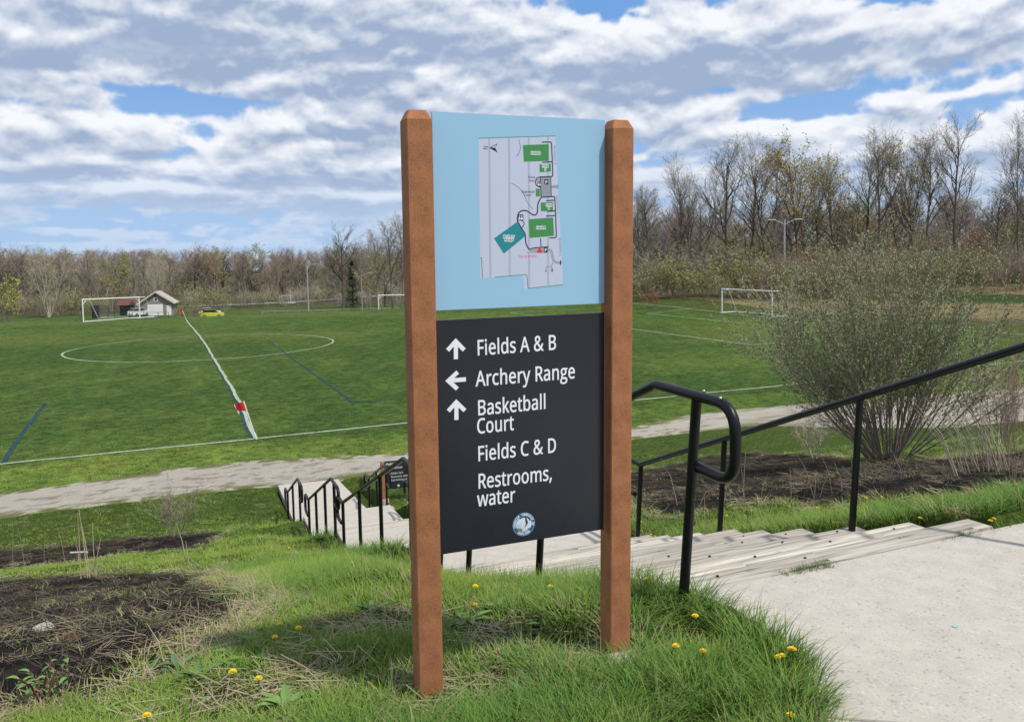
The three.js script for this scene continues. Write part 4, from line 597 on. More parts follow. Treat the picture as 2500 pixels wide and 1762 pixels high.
const KINDS = {
  tallA: { ...woodland, h: 20 }, tallB: { ...woodland, h: 20, first: 0.28, spread: 0.8, reach: 0.42, stems: 2, stemTilt: 0.14, r: 0.2 }, tallC: { ...woodland, h: 20, first: 0.42, spread: 1.1, reach: 0.30, kids: [17, 6, 4] },
  yellow: { ...woodland, h: 19, leaf: 0.5, leafSize: 0.17, first: 0.38 }, yellowB: { ...woodland, h: 19, leaf: 0.3, leafSize: 0.16, first: 0.3, stems: 2, stemTilt: 0.16, r: 0.2 },
  oak: { ...woodland, h: 15, spread: 1.25, reach: 0.5, first: 0.22, kids: [13, 7, 4], r: 0.34, lift: 0.07, wander: 1.15, twigs: 6 },
  pale: { ...woodland, h: 15, stems: 4, stemTilt: 0.32, reach: 0.34, first: 0.2, kids: [9, 5, 3], r: 0.13, spread: 0.7, twigs: 5 },
  green: { ...woodland, h: 13, leaf: 0.7, leafSize: 0.17, leafN: 2, first: 0.2, kids: [11, 5, 3], spread: 1.1, reach: 0.42 },
  shrub: { ...woodland, h: 3.2, stems: 9, stemTilt: 0.8, stemLevel: 1, kids: [0, 6, 4], r: 0.035, twigs: 5, twigLen: 0.5, twigW: 0.01, leaf: 0.55, leafSize: 0.10, leafN: 1, lift: 0.06 },
  brush: { ...woodland, h: 4, stems: 9, stemTilt: 0.6, stemLevel: 1, kids: [0, 6, 4], r: 0.04, twigs: 6, twigLen: 0.7, twigW: 0.012, lift: 0.06 },
};
const protoGeo = {}; reseed(4242);
for (const k of Object.keys(KINDS)) { const g = growTree(KINDS[k]); protoGeo[k] = { wood: g.wood.build(), twig: g.twig.build(), leaf: g.leaf.p.length ? g.leaf.build() : null }; }
const protos = {};
function tree(kind, name, mats, pos, turn, scale, label, cat, group) {
  const key = kind + name + mats.map((m) => m.id).join(); const sc = Array.isArray(scale) ? scale : [scale, scale, scale];
  if (protos[key]) return copyOf(protos[key], pos, turn, label, group, sc);
  const t = thing(name, label, cat, pos, turn, group); t.scale.set(...sc); part('trunk', protoGeo[kind].wood, mats[0], t); const cr = part('crown', protoGeo[kind].twig, mats[1], t); if (protoGeo[kind].leaf) part('foliage', protoGeo[kind].leaf, mats[2] ?? M.budGreen, cr); protos[key] = t; return t;
}
// the tall trees at the right of the pitch, each where its trunk stands: px, top, distance, kind, width
const spotTree = (px, top, d, kind, name, mats, wide, label, cat, group) => { const p = farSpot(px, d), H = atDepth(px, top, -p.z).y - p.y, s = H / (KINDS[kind].h * 1.0); tree(kind, name, mats, [p.x, p.y, p.z], rnd() * 6.28, [s * wide, s, s * wide], label, cat, group); return s; };
reseed(99);
const G1 = 'tall bare trees at the edge of the woods', bareL = 'tall leafless tree rising above the woods behind the tall lamp pole', budL = 'tall tree tinged with yellow buds behind the tall lamp pole';
for (const [px, top, d, k, w] of [[1600, 480, 118, 'tallC', 1], [1655, 462, 114, 'tallA', 1.0], [1705, 430, 116, 'tallB', 0.9], [1765, 394, 112, 'tallA', 1.05], [1822, 408, 118, 'tallC', 1.0], [1880, 402, 112, 'tallB', 1.1], [2098, 386, 120, 'tallC', 0.9], [2150, 372, 112, 'tallA', 1.05], [2200, 382, 118, 'tallB', 0.9], [2258, 358, 114, 'tallC', 0.9], [2338, 344, 112, 'tallA', 1.0], [2420, 470, 110, 'tallC', 1.0], [2486, 352, 104, 'tallB', 0.85], [2560, 340, 108, 'tallA', 1], [1560, 510, 122, 'tallB', 1], [1450, 520, 125, 'tallA', 1], [1330, 540, 130, 'tallC', 1], [1210, 550, 135, 'tallB', 1], [1100, 560, 140, 'tallA', 1]])
  spotTree(px, top, d, k, 'bare_tree', [M.barkDark, M.twig], w, bareL, 'tree', G1);
for (const [px, top, d, k, w] of [[1945, 400, 110, 'yellow', 1.0], [1985, 420, 117, 'yellowB', 1.0], [2042, 416, 116, 'yellowB', 0.9], [2230, 400, 121, 'yellow', 0.9]]) spotTree(px, top, d, k, 'budding_tree', [M.barkDark, M.twig, M.bud], w, budL, 'tree', 'budding trees at the edge of the woods');
// undergrowth in front of them
for (let i = 0; i < 46; i++) { const px = 1560 + i * 22 + rr(-12, 12), d = rr(92, 106), k = rnd(), p = farSpot(px, d), s = rr(0.7, 1.5); if (k < 0.55) tree('brush', 'bare_shrub', [M.twigRed, M.twig], [p.x, p.y, p.z], rnd() * 6, s, 'leafless brown shrub at the foot of the woods behind the tall lamp pole', 'shrub', 'bare undergrowth by the woods behind the tall lamp pole'); else tree('shrub', 'budding_shrub', [M.bark, M.twig, M.budGreen], [p.x, p.y, p.z], rnd() * 6, s, 'shrub with fresh yellow green leaves by the woods behind the lamp pole', 'shrub', 'green undergrowth by the woods behind the tall lamp pole'); }
{ const p = farSpot(1594, 90); tree('shrub', 'red_shrub', [M.twigRed, M.twigRed, std({ color: lin(0.26, 0.085, 0.035) })], [p.x, p.y, p.z], 1, 0.5, 'small rusty red shrub at the pitch edge', 'shrub'); }
// the far woods at the left: trees one can tell apart
reseed(1234);
const G2 = 'trees along the far woods';
const farKinds = [['tallA', 'bare_tree', [M.bark, M.twig], 'brown leafless tree in the far woods'], ['tallC', 'bare_tree', [M.bark, M.twig], 'brown leafless tree in the far woods'], ['oak', 'spreading_tree', [M.barkDark, M.twig], 'spreading dark leafless tree in the far woods'], ['pale', 'pale_tree', [M.barkPale, M.twigPale], 'pale many stemmed leafless tree in the far woods'], ['tallB', 'reddish_tree', [M.bark, M.twigRed], 'reddish brown leafless tree in the far woods'], ['green', 'leafing_tree', [M.bark, M.twig, M.budGreen], 'tree hazy with fresh green leaves in the far woods']];
for (let i = 0; i < 74; i++) { const px = -60 + i * 14.2 + rr(-7, 7), d = px < 420 ? rr(196, 240) : px < 700 ? rr(232, 270) : px < 880 ? rr(235, 290) : rr(160, 230), q = rnd(), k = farKinds[q < 0.22 ? 0 : q < 0.44 ? 1 : q < 0.6 ? 2 : q < 0.72 ? 3 : q < 0.88 ? 4 : 5]; spotTree(px, rr(620, 650), d, k[0], k[1], k[2], rr(0.9, 1.3), k[3], 'tree', G2 + ': ' + k[1].replace('_', ' ')); }
spotTree(118, 622, 175, 'pale', 'pale_tree', [M.barkPale, M.twigPale], 1.2, 'pale many stemmed leafless tree in the far woods', 'tree', G2 + ': pale tree'); spotTree(388, 626, 185, 'pale', 'pale_tree', [M.barkPale, M.twigPale], 0.9, 'pale many stemmed leafless tree in the far woods', 'tree', G2 + ': pale tree');
spotTree(838, 594, 185, 'oak', 'spreading_tree', [M.barkDark, M.barkDark], 1.0, 'spreading dark leafless tree in the far woods', 'tree', G2 + ': spreading tree'); spotTree(296, 652, 190, 'green', 'leafing_tree', [M.bark, M.twig, M.budGreen], 1.1, 'tree hazy with fresh green leaves in the far woods', 'tree', G2 + ': leafing tree');
for (const [px, top, d] of [[925, 590, 150], [958, 572, 140], [990, 560, 138], [1030, 556, 140]]) spotTree(px, top, d, 'tallA', 'bare_tree', [M.bark, M.twig], 1.2, 'brown leafless tree in the far woods', 'tree', G2 + ': bare tree');
for (let i = 0; i < 56; i++) { const px = -40 + i * 18.5 + rr(-9, 9), d = px < 560 ? rr(178, 200) : rr(205, 245), p = farSpot(px, d), s = rr(0.6, 1.3), k = rnd(); if (px > 320 && px < 470 && d < 185) continue; if (k < 0.5) tree('brush', 'bare_shrub', [M.barkPale, M.twigPale], [p.x, p.y, p.z], rnd() * 6, s, 'pale leafless shrub before the far woods', 'shrub', 'bare shrubs before the far woods'); else tree('shrub', 'budding_shrub', [M.bark, M.twig, M.budGreen], [p.x, p.y, p.z], rnd() * 6, s * 1.1, 'yellow green leafing shrub before the far woods', 'shrub', 'green shrubs before the far woods'); }
{ const p = farSpot(2, 150); tree('shrub', 'yellow_willow', [M.bark, M.budGreen, std({ color: lin(0.36, 0.33, 0.07) })], [p.x, p.y, p.z], 2, 2.2, 'bright yellow green willow at the pitch corner', 'tree'); const q = farSpot(466, 150); tree('shrub', 'ochre_shrub', [M.bark, M.twig, std({ color: lin(0.26, 0.21, 0.06) })], [q.x, q.y, q.z], 2, [1.4, 0.75, 1.4], 'round ochre shrub beside the gabled building', 'shrub');
  for (const [px, d, s] of [[610, 200, 1.1], [636, 205, 0.9], [590, 205, 0.8]]) { const b = farSpot(px, d); tree('shrub', 'grey_shrub', [M.bark, M.twigPale, std({ color: lin(0.24, 0.24, 0.17) })], [b.x, b.y, b.z], px, s, 'grey green rounded shrub beside the far road', 'shrub', 'grey shrubs by the far road'); } }
{ // dark evergreen
  const p = farSpot(862, 190), H = atDepth(862, 632, -p.z).y - p.y, t = thing('evergreen_tree', 'dark green conifer among the leafless far trees', 'tree', [p.x, p.y, p.z]), B = new Buf(); reseed(5);
  part('trunk', rod(V(0, -0.3, 0), V(0, H * 0.96, 0), 0.18, 0.03, 6), M.barkDark, t); for (let i = 0; i < 1500; i++) { const y = Math.pow(rnd(), 1.25), R = H * 0.24 * (1 - y) * (0.75 + 0.3 * Math.sin(y * 40)) + 0.15, a = rnd() * 6.283, r = R * Math.sqrt(rnd()), c = V(Math.cos(a) * r, H * (0.08 + 0.92 * y) - r * 0.35, Math.sin(a) * r), o = V(Math.cos(a), -0.35, Math.sin(a)).multiplyScalar(rr(0.3, 0.6)), s = V(-Math.sin(a), rr(-0.3, 0.3), Math.cos(a)).multiplyScalar(rr(0.12, 0.22)); B.tri(c.clone().add(s), c.clone().sub(s), c.clone().add(o)); } part('crown', B.build(), M.needle, t); }
// the mass of the woods behind: nobody could count it
function woods(kinds, name, label, list) {
  for (const k of kinds) { const src = KINDS[k[0]]; reseed(k[2]); const g = growTree({ ...src, kids: [11, 5, 3], twigs: 4, twigLen: src.twigLen * 1.6, twigW: src.twigW * (src.h < 6 ? 1.3 : 2.2), cw: k[1], ct: k[3], cl: k[4] ?? [0.2, 0.23, 0.05] }), parts = [g.wood.build(), g.twig.build()]; if (g.leaf.p.length) parts.push(g.leaf.build());
    const spots = list(k), im = shadow(new THREE.InstancedMesh(mergeGeometries(parts), std({ vertexColors: true }), spots.length)), m = new THREE.Matrix4(); im.name = numbered(name); im.userData = { kind: 'stuff', label };
    spots.forEach(([p, h, w, t], i) => { const s = h / src.h; m.makeRotationY(t).scale(V(s * w, s, s * w)).setPosition(p); im.setMatrixAt(i, m); im.setColorAt(i, lin(rr(0.8, 1.15), rr(0.85, 1.1), rr(0.85, 1.1))); }); scene.add(im); }
}
woods([['tallA', [0.20, 0.17, 0.138], 11, [0.27, 0.225, 0.175]], ['tallC', [0.22, 0.185, 0.15], 12, [0.30, 0.245, 0.19]], ['oak', [0.19, 0.165, 0.14], 13, [0.27, 0.225, 0.18]], ['green', [0.20, 0.175, 0.13], 14, [0.26, 0.22, 0.145], [0.27, 0.265, 0.10]]], 'woodland', 'grey brown leafless woods closing the view', (k) => {
  const out = [], n = k[0] === 'green' ? 70 : 210; for (let i = 0; i < n; i++) { const px = rnd() < 0.55 ? rr(1350, 2900) : rr(-350, 1400), rgt = sstep(1000, 1500, px), d = lerp(rr(235, 420), rr(122, 240), rgt), p = farSpot(px, d); const h = rgt > 0.5 ? (rnd() < 0.4 ? rr(5, 8) : rr(8, 12.5)) * (k[0] === 'green' ? 0.8 : 1) : rr(10, 14.5); out.push([p, h, rr(1.0, 1.5), rnd() * 6.28]); } return out; });
woods([['brush', [0.19, 0.16, 0.13], 15, [0.27, 0.22, 0.165]], ['shrub', [0.19, 0.17, 0.13], 16, [0.25, 0.215, 0.14], [0.26, 0.26, 0.09]]], 'thicket', 'low tangled brush under the woods', (k) => { const out = [], n = k[0] === 'brush' ? 560 : 130; for (let i = 0; i < n; i++) { const px = rr(-350, 2900), rgt = sstep(1000, 1500, px), d = lerp(rr(205, 330), rr(104, 175), rgt), p = farSpot(px, d); if (px > 500 && px < 1000 && d < 255) continue; out.push([p, rgt > 0.5 && d > 118 ? rr(3.5, 6) : rr(2.2, 5), rr(1.1, 1.8), rnd() * 6]); } return out; });
// ---------- the willow on the slope ----------
{ reseed(314); const p = hit(2168, 1122), s0 = -p.z / 1950, H = 520 * s0, t = thing('willow_bush', 'large many stemmed willow bush with small silvery green leaves on the slope', 'bush', [p.x, p.y, p.z]);
  const stem = new Buf(), twig = new Buf(), leaf = new Buf();
  const shoot = (a, d, len, r, lv) => { const n = lv ? 5 : 9, pts = [a.clone()], rad = [r], dd = d.clone(); for (let i = 1; i <= n; i++) { dd.addScaledVector(dirRand(), 0.09 + lv * 0.04).addScaledVector(V(0, 1, 0), lv ? 0.06 : 0.03).normalize(); pts.push(pts[i - 1].clone().addScaledVector(dd, len / n)); rad.push(lerp(r, r * 0.25, i / n)); } tubeInto(lv ? twig : stem, pts, rad, lv ? 3 : 5);
    if (lv < 2) { const c = lv ? 5 : 12; for (let k = 0; k < c; k++) { const f = lerp(lv ? 0.15 : 0.22, 0.98, (k + rnd()) / c) * n, i = Math.min(n - 1, Math.floor(f)), q = pts[i].clone().lerp(pts[i + 1], f - i), nd = pts[i + 1].clone().sub(pts[i]).normalize().addScaledVector(dirRand(), 0.55).normalize(); shoot(q, nd, len * (lv ? rr(0.3, 0.6) : rr(0.22, 0.42)), Math.max(0.0028, rad[i] * 0.5), lv + 1); } }
    if (lv > 0) { const c = lv === 2 ? 17 : 12; for (let k = 0; k < c; k++) { const f = rr(0.15, 1) * n, i = Math.min(n - 1, Math.floor(f)), q = pts[i].clone().lerp(pts[i + 1], f - i); if (q.y < H * 0.27 && rnd() < 0.8) continue; const ld = pts[i + 1].clone().sub(pts[i]).normalize().addScaledVector(dirRand(), 0.7).normalize(), L = rr(0.026, 0.052), sd = ld.clone().cross(dirRand()).normalize().multiplyScalar(L * 0.28), m = q.clone().addScaledVector(ld, L * 0.5), e = q.clone().addScaledVector(ld, L); leaf.quad(q, m.clone().add(sd), e, m.clone().sub(sd)); } } };
  for (let k = 0; k < 66; k++) { const a = rnd() * 6.283, tl = Math.pow(rnd(), 0.65) * 1.0, lean = V(Math.cos(a) * Math.sin(tl), Math.cos(tl), Math.sin(a) * Math.sin(tl)); shoot(V(Math.cos(a) * 0.28 * rnd(), -0.12, Math.sin(a) * 0.28 * rnd()), lean, H * lerp(1.0, 0.82, tl) * rr(0.7, 1.03), rr(0.011, 0.021), 0); }
  part('stem', stem.build(), M.bark, t); part('twig', twig.build(), M.twig, t).userData.kind = 'stuff'; const lf = part('foliage', leaf.build(), M.willow, t); lf.userData.kind = 'stuff';
}
// ---------- grass, litter and small plants on the slope ----------
function bladeInto(B, base, dir, len, width, bend, segs = 2) {   // a bent, tapering blade
  const side = V(-dir.z, 0, dir.x).normalize(); let p = base.clone(), ang = 0.12 + rnd() * 0.25, prev = null;
  for (let i = 0; i <= segs; i++) {
    const wd = width * (1 - i / (segs + 0.0001)) * (i ? 1 : 0.8) + (i === segs ? 0 : 0), a = p.clone().addScaledVector(side, wd / 2), b = p.clone().addScaledVector(side, -wd / 2);
    if (prev) { if (i === segs) B.tri(prev[0], prev[1], p.clone()); else B.quad(prev[0], prev[1], b, a); }
    prev = [a, b]; ang += bend / segs; p = p.clone().addScaledVector(V(dir.x * Math.sin(ang), Math.cos(ang), dir.z * Math.sin(ang)), len / segs);
  }
}
function clump(n, r, l0, l1, w, bend, segs) { const B = new Buf(); for (let i = 0; i < n; i++) { const a = rnd() * 6.283, q = r * Math.sqrt(rnd()), t = a + rr(-1.2, 1.2); bladeInto(B, V(Math.cos(a) * q, -0.012, Math.sin(a) * q), V(Math.cos(t), 0, Math.sin(t)), rr(l0, l1), w * rr(0.7, 1.3), rr(bend * 0.4, bend * 1.3), segs); } return B.build(); }
reseed(2024);
const grassMat = new THREE.MeshPhysicalMaterial({ color: lin(1, 1, 1), roughness: 0.7, specularIntensity: 0.35, side: THREE.DoubleSide });
const CL = { long: [0, 1, 2].map(() => clump(15, 0.055, 0.11, 0.22, 0.0066, 1.1, 3)), mid: [0, 1, 2].map(() => clump(18, 0.07, 0.045, 0.11, 0.006, 0.9, 2)), lawn: [0, 1, 2].map(() => clump(22, 0.10, 0.025, 0.06, 0.007, 0.9, 2)), turf: [0, 1].map(() => clump(14, 0.24, 0.03, 0.055, 0.022, 0.9, 1)) };
const bag = {}; const drop = (kind, v, m, c) => { const k = kind + v; (bag[k] ??= { kind, v, m: [], c: [] }); bag[k].m.push(m); bag[k].c.push(c); };
const place = (x, y, z, s, sy, tilt = 0.15) => new THREE.Matrix4().compose(V(x, y, z), new THREE.Quaternion().setFromEuler(new THREE.Euler(rr(-tilt, tilt), rnd() * 6.283, rr(-tilt, tilt))), V(s, s * sy, s));
const isPad = (u, w) => w < PADW + 0.2 && u > padEdge(w) + 0.012, isStair = (u, w) => u > SL - 0.1 && u < SR + 0.06 && w > PADW && w < 21.9;
const footprints = [[-0.31, -2.87], [0.40, -3.14]];
for (let i = 0; i < 62000; i++) {
  const az = rr(-0.74, 0.72), d = 1.7 * Math.pow(24 / 1.7, rnd()), x = Math.sin(az) * d, z = -Math.cos(az) * d, [u, w] = uwOf(x, z);
  if (w < 0.2 || w > path0(u) + 0.1 || isPad(u, w) || isStair(u, w)) continue; if (footprints.some(([a, b]) => Math.abs(x - a) < 0.05 && Math.abs(z - b) < 0.05)) continue;
  const b = burnDist(u, w), bare = bareness(u, w), n = fbm(u * 1.3, w * 1.3, 711, 3), n2 = fbm(u * 0.6 + 9, w * 0.6, 715, 3), g = rnd();
  if (b > -0.08 && rnd() > (b < 0.1 ? 0.22 : 0.02)) continue; if (rnd() < bare * 0.8) continue;
  const y = groundY(u, w), near = 1 - sstep(5, 9, d), edge = Math.max(1 - sstep(0.05, 0.5, Math.abs(u - SL + 0.1)), u > SR ? 1 - sstep(0.2, 1.3, u - SR) : 0) * sstep(2.5, 3.2, w) * (1 - sstep(12, 15, w)), padside = w < PADW ? 1 - sstep(0.05, 0.35, padEdge(w) - u) : 0;
  const lush = clamp(sstep(0.46, 0.64, n) * near * sstep(-0.6, 1.2, u) + edge * 0.9 + padside * 0.5 - bare), kind = g < lush * 0.85 ? 'long' : d < 8 || rnd() < 0.35 ? 'mid' : 'lawn';
  let c = mix3([0.07, 0.15, 0.022], [0.195, 0.27, 0.04], clamp(n2 * 1.6 - 0.3 + rr(-0.4, 0.4))); if (kind === 'long') c = mix3(c, [0.08, 0.175, 0.04], rnd() * 0.6);
  const dry = rnd(); if (dry < 0.04 + bare * 0.25 + (b > -0.22 ? 0.45 : 0)) c = mix3([0.36, 0.30, 0.165], [0.22, 0.20, 0.09], rnd());
  const s = (kind === 'lawn' ? 1.0 : 1) * lerp(1, 1.5, sstep(6, 20, d)) * rr(0.75, 1.25), hk = (kind === 'lawn' ? 1 : lerp(1.0, 0.5, bare)) * lerp(1, 0.5, sstep(-0.7, -0.1, b)) * (u < 0.6 ? 0.8 : 1) * (d > 9 && kind === 'mid' ? 0.7 : 1);
  drop(kind, i % 3, place(x, y, z, s, hk), c);
}
for (let i = 0; i < 24000; i++) {   // mown turf of the pitch, sparser with distance
  const az = rr(-0.68, 0.66), d = 21 * Math.pow(70 / 21, rnd()), x = Math.sin(az) * d, z = -Math.cos(az) * d, [u, w] = uwOf(x, z); if (w < path1(u) + 0.05) { if (w > path0(u) - 0.1 && rnd() < (Math.min(w - path0(u), path1(u) - w) < 0.4 ? 0.6 : 0.95)) continue; if (w <= path0(u) - 0.1) continue; }
  const near = w - path1(u) < 3, c0 = TURFC(x, z, u, w), q = rr(0.95, 1.5) * (near ? 1.45 : 1.05); drop('turf', i % 2, place(x, anyGround(x, z) - 0.004, z, rr(0.8, 1.5), 1, 0.06), [c0[0] * q, c0[1] * q, c0[2] * q]);
}
for (let i = 0; i < 70; i++) { const t = i < 46 ? rr(2.78, 3.12) : i < 60 ? rr(3.95, 4.25) : rr(4.0, 4.9), [x, z] = xz(t, PADW - 0.012 + rr(-0.012, 0.012)); drop('mid', i % 3, place(x, -0.002, z, rr(0.3, 0.55), rr(0.6, 1)), mix3([0.07, 0.13, 0.03], [0.16, 0.2, 0.06], rnd())); }   // weeds in the joint by the timbers
// straw and scorched stubble
CL.straw = [0, 1].map(() => { const B = new Buf(); for (let i = 0; i < 14; i++) { const a = rnd() * 6.283, L = rr(0.05, 0.2), p = V(rr(-0.12, 0.12), rr(0.002, 0.018), rr(-0.12, 0.12)), d = V(Math.cos(a), rr(-0.05, 0.1), Math.sin(a)).multiplyScalar(L), s = V(-Math.sin(a), 0.5, Math.cos(a)).multiplyScalar(0.0016); B.quad(p.clone().add(s), p.clone().add(d).add(s), p.clone().add(d).sub(s), p.clone().sub(s)); } return B.build(); });
CL.stubble = [0, 1].map(() => clump(16, 0.11, 0.015, 0.06, 0.005, 0.5, 1));
for (let i = 0; i < 20000; i++) {
  const az = rr(-0.74, 0.72), d = 1.8 * Math.pow(22 / 1.8, rnd()), x = Math.sin(az) * d, z = -Math.cos(az) * d, [u, w] = uwOf(x, z); if (w < 0.2 || w > path0(u) || isPad(u, w) || isStair(u, w)) continue; const b = burnDist(u, w), bare = bareness(u, w), y = groundY(u, w) + 0.002, n = fbm(u * 3, w * 3, 731, 3), s = lerp(1, 1.5, sstep(6, 18, d));
  if (b > 0) { if (rnd() < 0.7) drop('stubble', i % 2, place(x, y - 0.01, z, s, rr(0.6, 1.4), 0.2), rnd() < 0.86 ? mix3([0.012, 0.011, 0.010], [0.06, 0.047, 0.036], rnd()) : [0.20, 0.155, 0.085]); else if (n > 0.46) drop('straw', i % 2, place(x, y, z, s, 1, 0.12), mix3([0.03, 0.025, 0.02], [0.22, 0.175, 0.11], Math.pow(rnd(), 2.4))); }
  else if ((b > -0.2 && rnd() < 0.4) || (bare > 0.3 && rnd() < 0.16) || rnd() < 0.02) drop('straw', i % 2, place(x, y, z, s, 1, 0.15), mix3([0.20, 0.165, 0.10], [0.36, 0.30, 0.20], rnd()));
}
const bagName = { long: ['grass', 'long tufted green grass on the slope'], mid: ['grass', 'rough green grass on the slope'], lawn: ['grass', 'short green grass farther down the slope'], turf: ['turf_grass', 'mown grass blades of the pitch'], straw: ['straw_litter', 'scattered dry straw on the ground'], stubble: ['burnt_stubble', 'scorched stubble on the blackened ground'] };
for (const k of Object.keys(bag)) { const b = bag[k], im = shadow(new THREE.InstancedMesh(CL[b.kind][b.v], grassMat, b.m.length)); im.name = numbered(bagName[b.kind][0]); im.userData = { kind: 'stuff', label: bagName[b.kind][1] }; b.m.forEach((m, i) => { im.setMatrixAt(i, m); im.setColorAt(i, lin(...b.c[i])); }); scene.add(im); }
// ---------- dandelions ----------
reseed(808);
const petalMat = std({ color: lin(0.80, 0.57, 0.012), roughness: 0.7, side: THREE.DoubleSide }), stemMat = std({ color: lin(0.14, 0.2, 0.05), roughness: 0.7 });
const dand = (() => { const t = thing('dandelion', 'yellow dandelion flower in the grass', 'flower', [0, 0, 0], 0, 'dandelions dotted through the grass'); part('stem', pipe([V(0, -0.03, 0), V(0.004, 0.05, 0), V(0, 0.098, 0.006)], 0.0022, 5), stemMat, t); const B = new Buf(); for (const [n, r, y] of [[16, 0.0145, 0], [14, 0.0115, 0.004], [10, 0.007, 0.007]]) for (let k = 0; k < n; k++) { const a = k / n * 6.283 + rnd() * 0.3, c = V(0, 0.098 + y * 0.4, 0.006), e = V(Math.cos(a) * r, 0.100 + y + rr(0, 0.003), 0.006 + Math.sin(a) * r), s = V(-Math.sin(a), 0, Math.cos(a)).multiplyScalar(r * 0.24); B.tri(c, e.clone().add(s), e.clone().sub(s)); } part('flower_head', B.build(), petalMat, t); return t; })();
[[1161, 1435], [1161, 1480], [1344, 1437], [1346, 1404], [682, 1526], [725, 1538], [671, 1561], [571, 1644], [355, 1752], [629, 1661], [1581, 1419], [1768, 1449], [1694, 1509], [1713, 1595], [1896, 1610], [1909, 1604], [1929, 1588], [1940, 1591], [1935, 1752], [1609, 1320], [1599, 1312], [1589, 1307], [1565, 1276], [1774, 1261], [2018, 1302], [2421, 1275], [2430, 1270], [2115, 1219], [2155, 1216], [1997, 1242], [2245, 1268], [820, 1362], [860, 1375], [705, 1340], [1650, 1585], [1480, 1300]].forEach(([a, b], i) => { const p = hit(a, b, 0.09), s = rr(0.85, 1.15), q = V(p.x, p.y - 0.09 * s, p.z); if (i) copyOf(dand, [q.x, q.y, q.z], rnd() * 6.28, null, null, s); else { dand.position.copy(q); dand.scale.setScalar(s); } });
// ---------- broad-leaved weeds ----------
function leafInto(B, a, el, L, wd, droop) { let p = V(0, 0, 0), ang = el, prev = null; const n = 5; for (let i = 0; i <= n; i++) { const s = i / n, w = wd * Math.sin(Math.PI * Math.pow(s * 0.94 + 0.05, 0.75)), side = V(-Math.sin(a), 0, Math.cos(a)), up = V(0, 0.25 * w, 0), l = p.clone().addScaledVector(side, w / 2).add(up), r = p.clone().addScaledVector(side, -w / 2).add(up), m = p.clone(); if (prev) { B.quad(prev[1], prev[0], l, m); B.quad(prev[2], prev[1], m, r); } prev = [l, m, r]; ang -= droop / n; p = p.clone().add(V(Math.cos(a) * Math.cos(ang), Math.sin(ang), Math.sin(a) * Math.cos(ang)).multiplyScalar(L / n)); } }
const weedMat = [std({ color: lin(0.135, 0.235, 0.055), roughness: 0.55, side: THREE.DoubleSide }), std({ color: lin(0.09, 0.17, 0.06), roughness: 0.55, side: THREE.DoubleSide })];
const weeds = [0, 1].map((k) => { const t = thing('broadleaf_weed', 'low rosette of broad green leaves in the grass', 'plant', [0, 0, 0], 0, 'broad leaved weeds in the grass'); for (let i = 0; i < (k ? 9 : 12); i++) { const B = new Buf(); leafInto(B, i * 2.4 + rr(-0.2, 0.2), rr(0.45, 1.1), rr(0.09, 0.17), rr(0.028, 0.045), rr(0.7, 1.3)); part('leaf', B.build(), weedMat[k], t); } return t; });
[[1143, 1524], [1089, 1548], [1227, 1500], [361, 1646], [535, 1630], [480, 1662], [620, 1568], [1330, 1530], [700, 1730], [430, 1640], [1490, 1490], [905, 1500], [250, 1745], [1300, 1740], [570, 1600]].forEach(([a, b], i) => { const p = hit(a, b), s = rr(0.6, 1.05); if (i > 1) copyOf(weeds[i % 2], [p.x, p.y, p.z], rnd() * 6.28, null, null, s); else { weeds[i].position.copy(p); } });
{ const p = hit(105, 1716), t = thing('young_leafy_shrub', 'young shrub with reddish stems and shiny green leaves on the burnt edge', 'plant', [p.x, p.y, p.z]); for (let i = 0; i < 7; i++) { const a = i * 0.9, e = V(Math.cos(a) * rr(0.04, 0.12), rr(0.08, 0.17), Math.sin(a) * rr(0.04, 0.12)), st = part('stem', pipe([V(0, -0.03, 0), e.clone().multiplyScalar(0.5).add(V(0, 0.02, 0)), e], 0.004, 5), std({ color: lin(0.13, 0.05, 0.035) }), t); for (let k = 0; k < 5; k++) { const B = new Buf(); leafInto(B, rnd() * 6.28, rr(0, 0.9), rr(0.03, 0.055), rr(0.015, 0.024), 0.8); part('leaf', B.build().translate(e.x * (0.5 + k * 0.12), e.y * (0.55 + k * 0.11), e.z * (0.5 + k * 0.12)), weedMat[k % 2], st); } } }
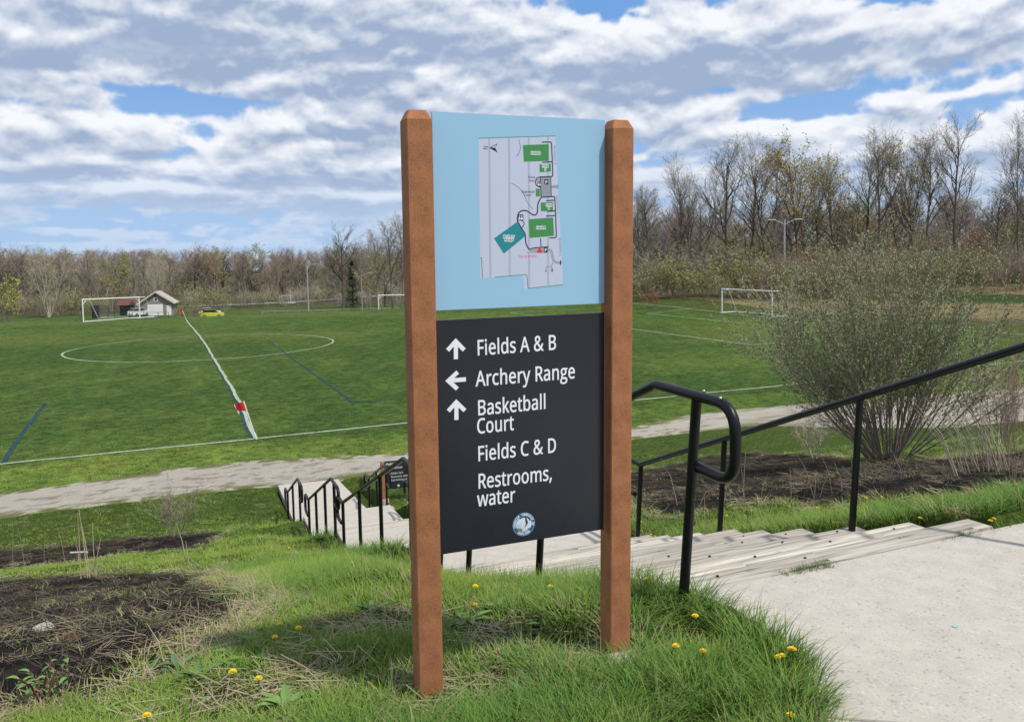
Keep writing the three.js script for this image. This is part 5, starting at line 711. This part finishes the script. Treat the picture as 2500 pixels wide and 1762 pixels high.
// ---------- dead stalks, saplings, stones ----------
const stalkMat = std({ color: lin(0.46, 0.38, 0.245) }), stalkGrey = std({ color: lin(0.26, 0.225, 0.18) });
function stalks(label, px, base, list, mat, group) { const p = hit(px, base), t = thing('dead_stalks', label, 'dead grass', [p.x, p.y, p.z], 0, group), k = Math.hypot(p.x, p.z) / 1950; for (const [dx, h, lean, r] of list) { const o = V(dx * k, 0, rr(-0.06, 0.06)); part('stalk', pipe([o.clone().setY(-0.05), o.clone().add(V(lean * k * 0.4, h * k * 0.55, 0)), o.clone().add(V(lean * k, h * k, rr(-0.05, 0.05)))], [r, r * 0.8, r * 0.35], 4), mat, t); } return t; }
stalks('tall pale dead grass stalks rising between the two burnt patches', 222, 1410, [[-18, 150, 4, 0.008], [-10, 165, -12, 0.009], [0, 150, -14, 0.008], [6, 120, -4, 0.007], [12, 90, 14, 0.007], [-25, 90, -10, 0.006], [4, 70, 18, 0.006]], stalkMat); stalks('single bent pale stalk on the far burnt patch edge', 452, 1385, [[0, 105, -20, 0.008], [8, 60, -8, 0.006], [-14, 50, 6, 0.005]], stalkMat); stalks('short dry stalks at the near edge of the burnt ground', 478, 1600, [[0, 80, 10, 0.004], [-60, 90, -40, 0.004], [-20, 60, -12, 0.004], [30, 50, 8, 0.003], [-110, 60, 12, 0.004]], stalkMat); stalks('thin grey dead stems at the edge of the far burnt patch', 60, 1380, [[0, 110, -14, 0.006], [40, 90, 10, 0.006], [90, 100, -20, 0.006], [-30, 80, 4, 0.005]], stalkGrey); stalks('pair of pale upright stalks in the grass behind the handrail newel', 1722, 1300, [[0, 85, 2, 0.004], [-14, 70, -18, 0.004]], stalkMat);
{ reseed(61); const L = []; for (let i = 0; i < 46; i++) L.push([rr(-60, 60), rr(60, 170), rr(-100, -10), rr(0.003, 0.006)]); stalks('heap of leaning bleached stalks beside the willow bush', 2400, 1150, L, std({ color: lin(0.40, 0.345, 0.27) })); const K = []; for (let i = 0; i < 26; i++) K.push([rr(-330, 220), rr(30, 120), rr(-50, 50), rr(0.003, 0.005)]); stalks('scattered thin dead stems on the burnt bank by the stairs', 2000, 1215, K, stalkGrey); }
{ const p = hit(2478, 1195), s = (1195 - 880) / 1950 * -p.z / 4; tree('brush', 'sapling', [M.twigRed, M.twigRed], [p.x, p.y, p.z], 0.4, [s * 0.35, s, s * 0.35], 'thin reddish brown sapling beyond the long handrail', 'sapling'); const q = hit(425, 1312), z = 110 / 1950 * -q.z / 4; tree('brush', 'sapling', [M.bark, M.twig], [q.x, q.y, q.z], 1.4, [z, z, z], 'bare grey sapling at the tip of the far burnt patch', 'sapling'); const r = hit(2440, 1090), y = 190 / 1950 * -r.z / 4; tree('brush', 'grey_brush', [M.barkPale, M.twigPale], [r.x, r.y, r.z], 2, [y * 1.3, y, y * 1.3], 'low tangle of grey brush behind the willow bush', 'brush'); const v = hit(1990, 1120); tree('brush', 'grey_brush', [M.barkPale, M.twigPale], [v.x, v.y, v.z], 0.3, 0.26, 'small tangle of grey brush on the burnt bank', 'brush'); }
{ const rock = (px, py, s, label, c) => { const p = hit(px, py), g = new THREE.IcosahedronGeometry(s, 3), a = g.attributes.position; for (let i = 0; i < a.count; i++) { const x = a.getX(i), y = a.getY(i), z = a.getZ(i), k = 1 + (fbm(x / s * 1.6 + px, z / s * 1.6 + y / s, 881, 3) - 0.5) * 0.9; a.setXYZ(i, x * k * 1.3, y * k * 0.6, z * k); } g.computeVertexNormals(); single('stone', g.translate(p.x, p.y + s * 0.2, p.z), std({ color: c, bumpMap: T.bump, bumpScale: 0.01 }), label, 'stone'); };
  rock(107, 1538, 0.05, 'pale stone lying on the burnt ground', lin(0.52, 0.48, 0.40)); rock(170, 1560, 0.035, 'brown clod of earth on the burnt ground', lin(0.12, 0.08, 0.05)); rock(1548, 1585, 0.03, 'small white stone beside the brown post', lin(0.6, 0.58, 0.55));
  const a = hit(172, 1352), b = hit(212, 1350); single('stick', rod(a.setY(a.y + 0.02), b.setY(b.y + 0.02), 0.022, 0.018, 7), std({ color: lin(0.66, 0.62, 0.55) }), 'bleached white stick on the far burnt patch', 'stick'); }
renderer.render(scene, camera);
